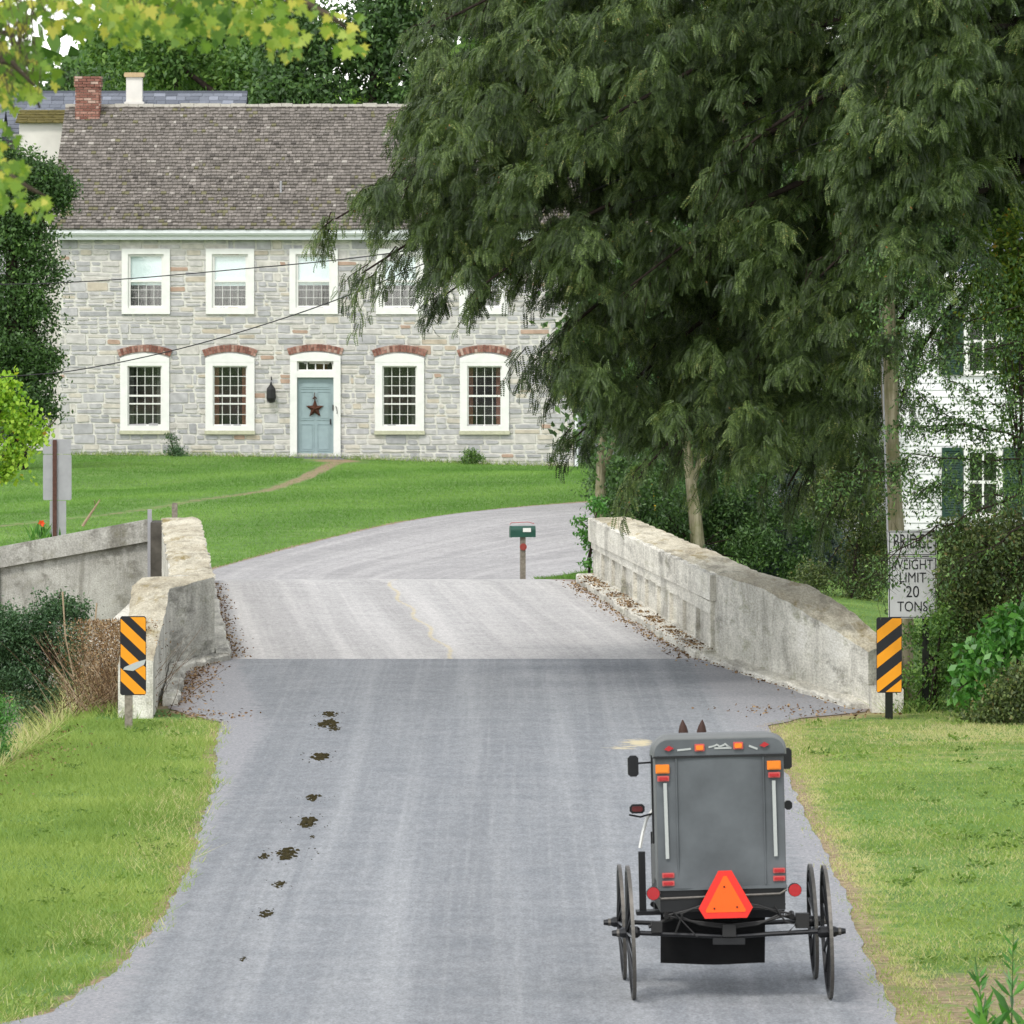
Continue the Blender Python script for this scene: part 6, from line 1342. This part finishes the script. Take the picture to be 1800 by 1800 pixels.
# ------------------------------------------------------------------ grass blades and leaf litter
def blades(name, x, y, h, wd, var, mat, label):
    n = len(x); z = height(x, y)-.015; a = rng.uniform(0, 6.28, n); le = rng.normal(size=(n, 2))*np.array([.75, .5])*h[:, None]
    sx = np.cos(a)*wd/2; sy = np.sin(a)*wd/2*.4
    v = np.stack([np.stack([x-sx, y-sy, z], -1), np.stack([x+sx, y+sy, z], -1), np.stack([x+le[:, 0], y+le[:, 1], z+h], -1)], 1).reshape(-1, 3)
    o = np_mesh(name, v, np.arange(3*n).reshape(n, 3), mat, var); return tag(o, label, kind='stuff')
def scatter(n, x0, x1, y0, y1): return rng.uniform(x0, x1, n), rng.uniform(y0, y1, n)
Xs, Ys = [], []
for n, a in ((230000, (-8.5, -2.8, 52, 92)), (230000, (2.7, 8.2, 50, 92.5)), (16000, (-14, -8, 45, 90)), (16000, (8, 16, 45, 95)), (30000, (3.6, 8, 92, 126))):
    x, y = scatter(n, *a); Xs.append(x); Ys.append(y)
x = np.concatenate(Xs); y = np.concatenate(Ys)
wv = (fbm(y*2.2, y*0+7, 41)-.5)*.3
le, re = redge(RE_L, np.minimum(y, 88.5))+wv, redge(RE_R, np.minimum(y, 88.5))+wv
pr_ = np.where(x < 0, ss(-.14, .18, le-x), ss(-.16, .35, x-re)); dirt_shade, dry_ = zones(x, y); hz = height(x, y)
pr_ = pr_*np.where(x < 0, 1-.85*ss(.3, .9, -hz), 1)*(1-.75*ss(.35, .6, dirt_shade*(x > 3.2)*(y < 60)))*np.where((y > 88.4) & (x > 0) & (x < 4.6), 0, 1)*np.where((y > 88.2) & (x < 0) & (x > -5), 0, 1)  # blades also thin out over the painted brown shade patch
pr_ = pr_*np.where((y > 89) & (y < 104) & (x > 0), ss(4.75, 5.0, x), 1)
tuft = fbm(x*1.1, y*.7, 43); k = rng.random(len(x)) < pr_*(.5+.8*tuft)
x, y, tuft, dry_ = x[k], y[k], tuft[k], dry_[k]
h = (.03+.05*tuft+.025*rng.random(len(x)))*np.where(x < 0, 1.1, .62)
h = h*np.where(rng.random(len(x)) > .985, 2.0, 1)
dn_ = fbm(x*.55, y*.28, 47); straw = rng.random(len(x)) < np.clip((dry_*1.1+.0)*ss(.38, .62, dn_)*1.2+dry_*.25, 0, .85)
var = np.clip(.18+.45*fbm(x*.9, y*.45, 49)+.25*rng.random(len(x)), 0, .86); var = np.where(straw, rng.uniform(.88, 1, len(x)), var)
print('verge blades', len(x))
blades('verge_grass', x, y, h, .011, var, M_BLADE, 'green verge grass with straw coloured patches')
x, y = scatter(210000, -13.5, 3.2, 129, 199.5); Lx = np.interp(x, [p[0] for p in FARE], [p[1] for p in FARE])
pd = poly_dist(x, y, PATH); k = (y > Lx+.25+.5*fbm(x*2, y*0, 3)) & (rng.random(len(x)) > .95*(1-ss(.15, .45, pd))) & ~((np.abs(x+4.7) < .9) & (y > 195.5)); k &= ~((x > -6.15) & (y < 127))
x, y = x[k], y[k]; mow = .5+.5*np.sin((y*.9-x*2.2)*.45+2*fbm(x*.2, y*.05, 2)); v_ = np.clip(.08+.4*mow+.4*fbm(x*.8, y*.15, 5)+.25*rng.random(len(x)), 0, 1)
blades('lawn_grass', x, y, rng.uniform(.03, .07, len(x)), .022, v_, M_BLADE_F, 'mown bright green lawn in front of the stone house')
# grass patch round the mailbox
x, y = scatter(9000, -.6, 2.2, 126.2, 136); inn = np.interp(y, ar[:, 1], ar[:, 0]); k = (x > inn-.02+.15*fbm(y*2, x*0, 8)); x, y = x[k], y[k]
blades('mailbox_grass', x, y, rng.uniform(.05, .13, len(x)), .02, np.clip(rng.random(len(x))*.8, 0, 1), M_BLADE_F, 'rough grass tongue around the mailbox post')
x, y = scatter(60000, -9.5, -4.9, 64, 124); hz = height(x, y); k = (hz < -.12) & (hz > -2.0) & (rng.random(len(x)) < .25+.75*ss(.35, .6, fbm(x*1.2, y*.6, 91))); x, y = x[k], y[k]; n2_ = fbm(x*.9, y*.35, 93)
blades('bank_growth', x, y, rng.uniform(.12, .42, len(x))*(.5+n2_), .013, np.clip(np.where(rng.random(len(x)) < ss(.35, .65, n2_), rng.uniform(.85, 1, len(x)), rng.uniform(.0, .7, len(x))), 0, 1), M_BLADE, 'rough mixed weeds and dry grass on the creek bank')
cx_, cy_ = scatter(420, -6.6, 6.8, 52, 87.5); kk = (cx_ < redge(RE_L, cy_)-.15) | (cx_ > redge(RE_R, cy_)+.3); cx_, cy_ = cx_[kk], cy_[kk]; nl_ = 26
px_ = np.repeat(cx_, nl_)+rng.normal(size=len(cx_)*nl_)*.07; py_ = np.repeat(cy_, nl_)+rng.normal(size=len(cx_)*nl_)*.16; pp_ = np.stack([px_, py_, height(px_, py_)+rng.uniform(.01, .05, len(px_))], -1)
v, f = leaf_quads(pp_, unit(rng.normal(size=pp_.shape)*np.array([1, 1, .3])+np.array([0, 0, .35])), rng.uniform(.03, .07, len(pp_)), rng.uniform(.015, .035, len(pp_))); o = np_mesh('verge_weeds', v, f, M_BLADE, np.repeat(rng.random(len(cx_))*.6, nl_)); tag(o, 'small broad leaved weeds dotted through the verge grass', kind='stuff')
# tufts at the foot of walls
xs2, ys2 = [], []
for (x0, y0, x1, y1, n, sp) in ((-4.72, 88.4, -5.1, 99, 1500, .12), (4.62, 90.4, 4.8, 89.6, 500, .12), (2.0, 112, 1.5, 124.5, 160, .05), (2.7, 103, 2.2, 112, 60, .03), (-12.2, 199.9, 1.4, 199.5, 2600, .14)):
    t = rng.random(n); xs2.append(x0+(x1-x0)*t+rng.normal(size=n)*sp); ys2.append(y0+(y1-y0)*t+rng.normal(size=n)*sp)
x, y = np.concatenate(xs2), np.concatenate(ys2)
blades('wall_foot_weeds', x, y, rng.uniform(.06, .22, len(x))*np.where((y > 101) & (y < 126), .9, 1), .016, rng.random(len(x))*.9, M_BLADE, 'weeds growing along the foot of the walls')
# dead leaves on the curbs and the bank
xs2, ys2, zs2 = [], [], []
for (x0, y0, x1, y1, n, sp, zz) in ((2.62, 101.5, 1.25, 124.5, 1900, .10, .14), (2.45, 101.5, 1.05, 124.8, 1500, .12, .02), (4.3, 90.6, 2.7, 101.3, 900, .14, .03), (-3.85, 101.2, -5.1, 124, 1300, .12, .03), (-4.1, 91, -4.2, 100.5, 800, .16, .03), (-3.9, 89.5, -3.6, 88.6, 160, .3, .02), (-5.9, 80, -6.6, 90, 5000, .5, None), (-6.3, 74, -6.3, 82, 3000, .5, None), (2.8, 90, 4.2, 89.2, 160, .3, .02)):
    t = rng.random(n); a = x0+(x1-x0)*t+rng.normal(size=n)*sp; b = y0+(y1-y0)*t+rng.normal(size=n)*sp*2; xs2.append(a); ys2.append(b); zs2.append(height(a, b)+.03 if zz is None else np.full(n, zz)+.004*rng.random(n))
c_ = np.stack([np.concatenate(xs2), np.concatenate(ys2), np.concatenate(zs2)], -1); d = unit(rng.normal(size=c_.shape)*np.array([1, 1, .25])); v, f = leaf_quads(c_, d, rng.uniform(.025, .06, len(c_)), rng.uniform(.015, .035, len(c_)))
o = np_mesh('leaf_litter', v, f, M_DRYLEAF, rng.random(len(c_))); tag(o, 'brown dead leaves along the curbs and bank', kind='stuff')
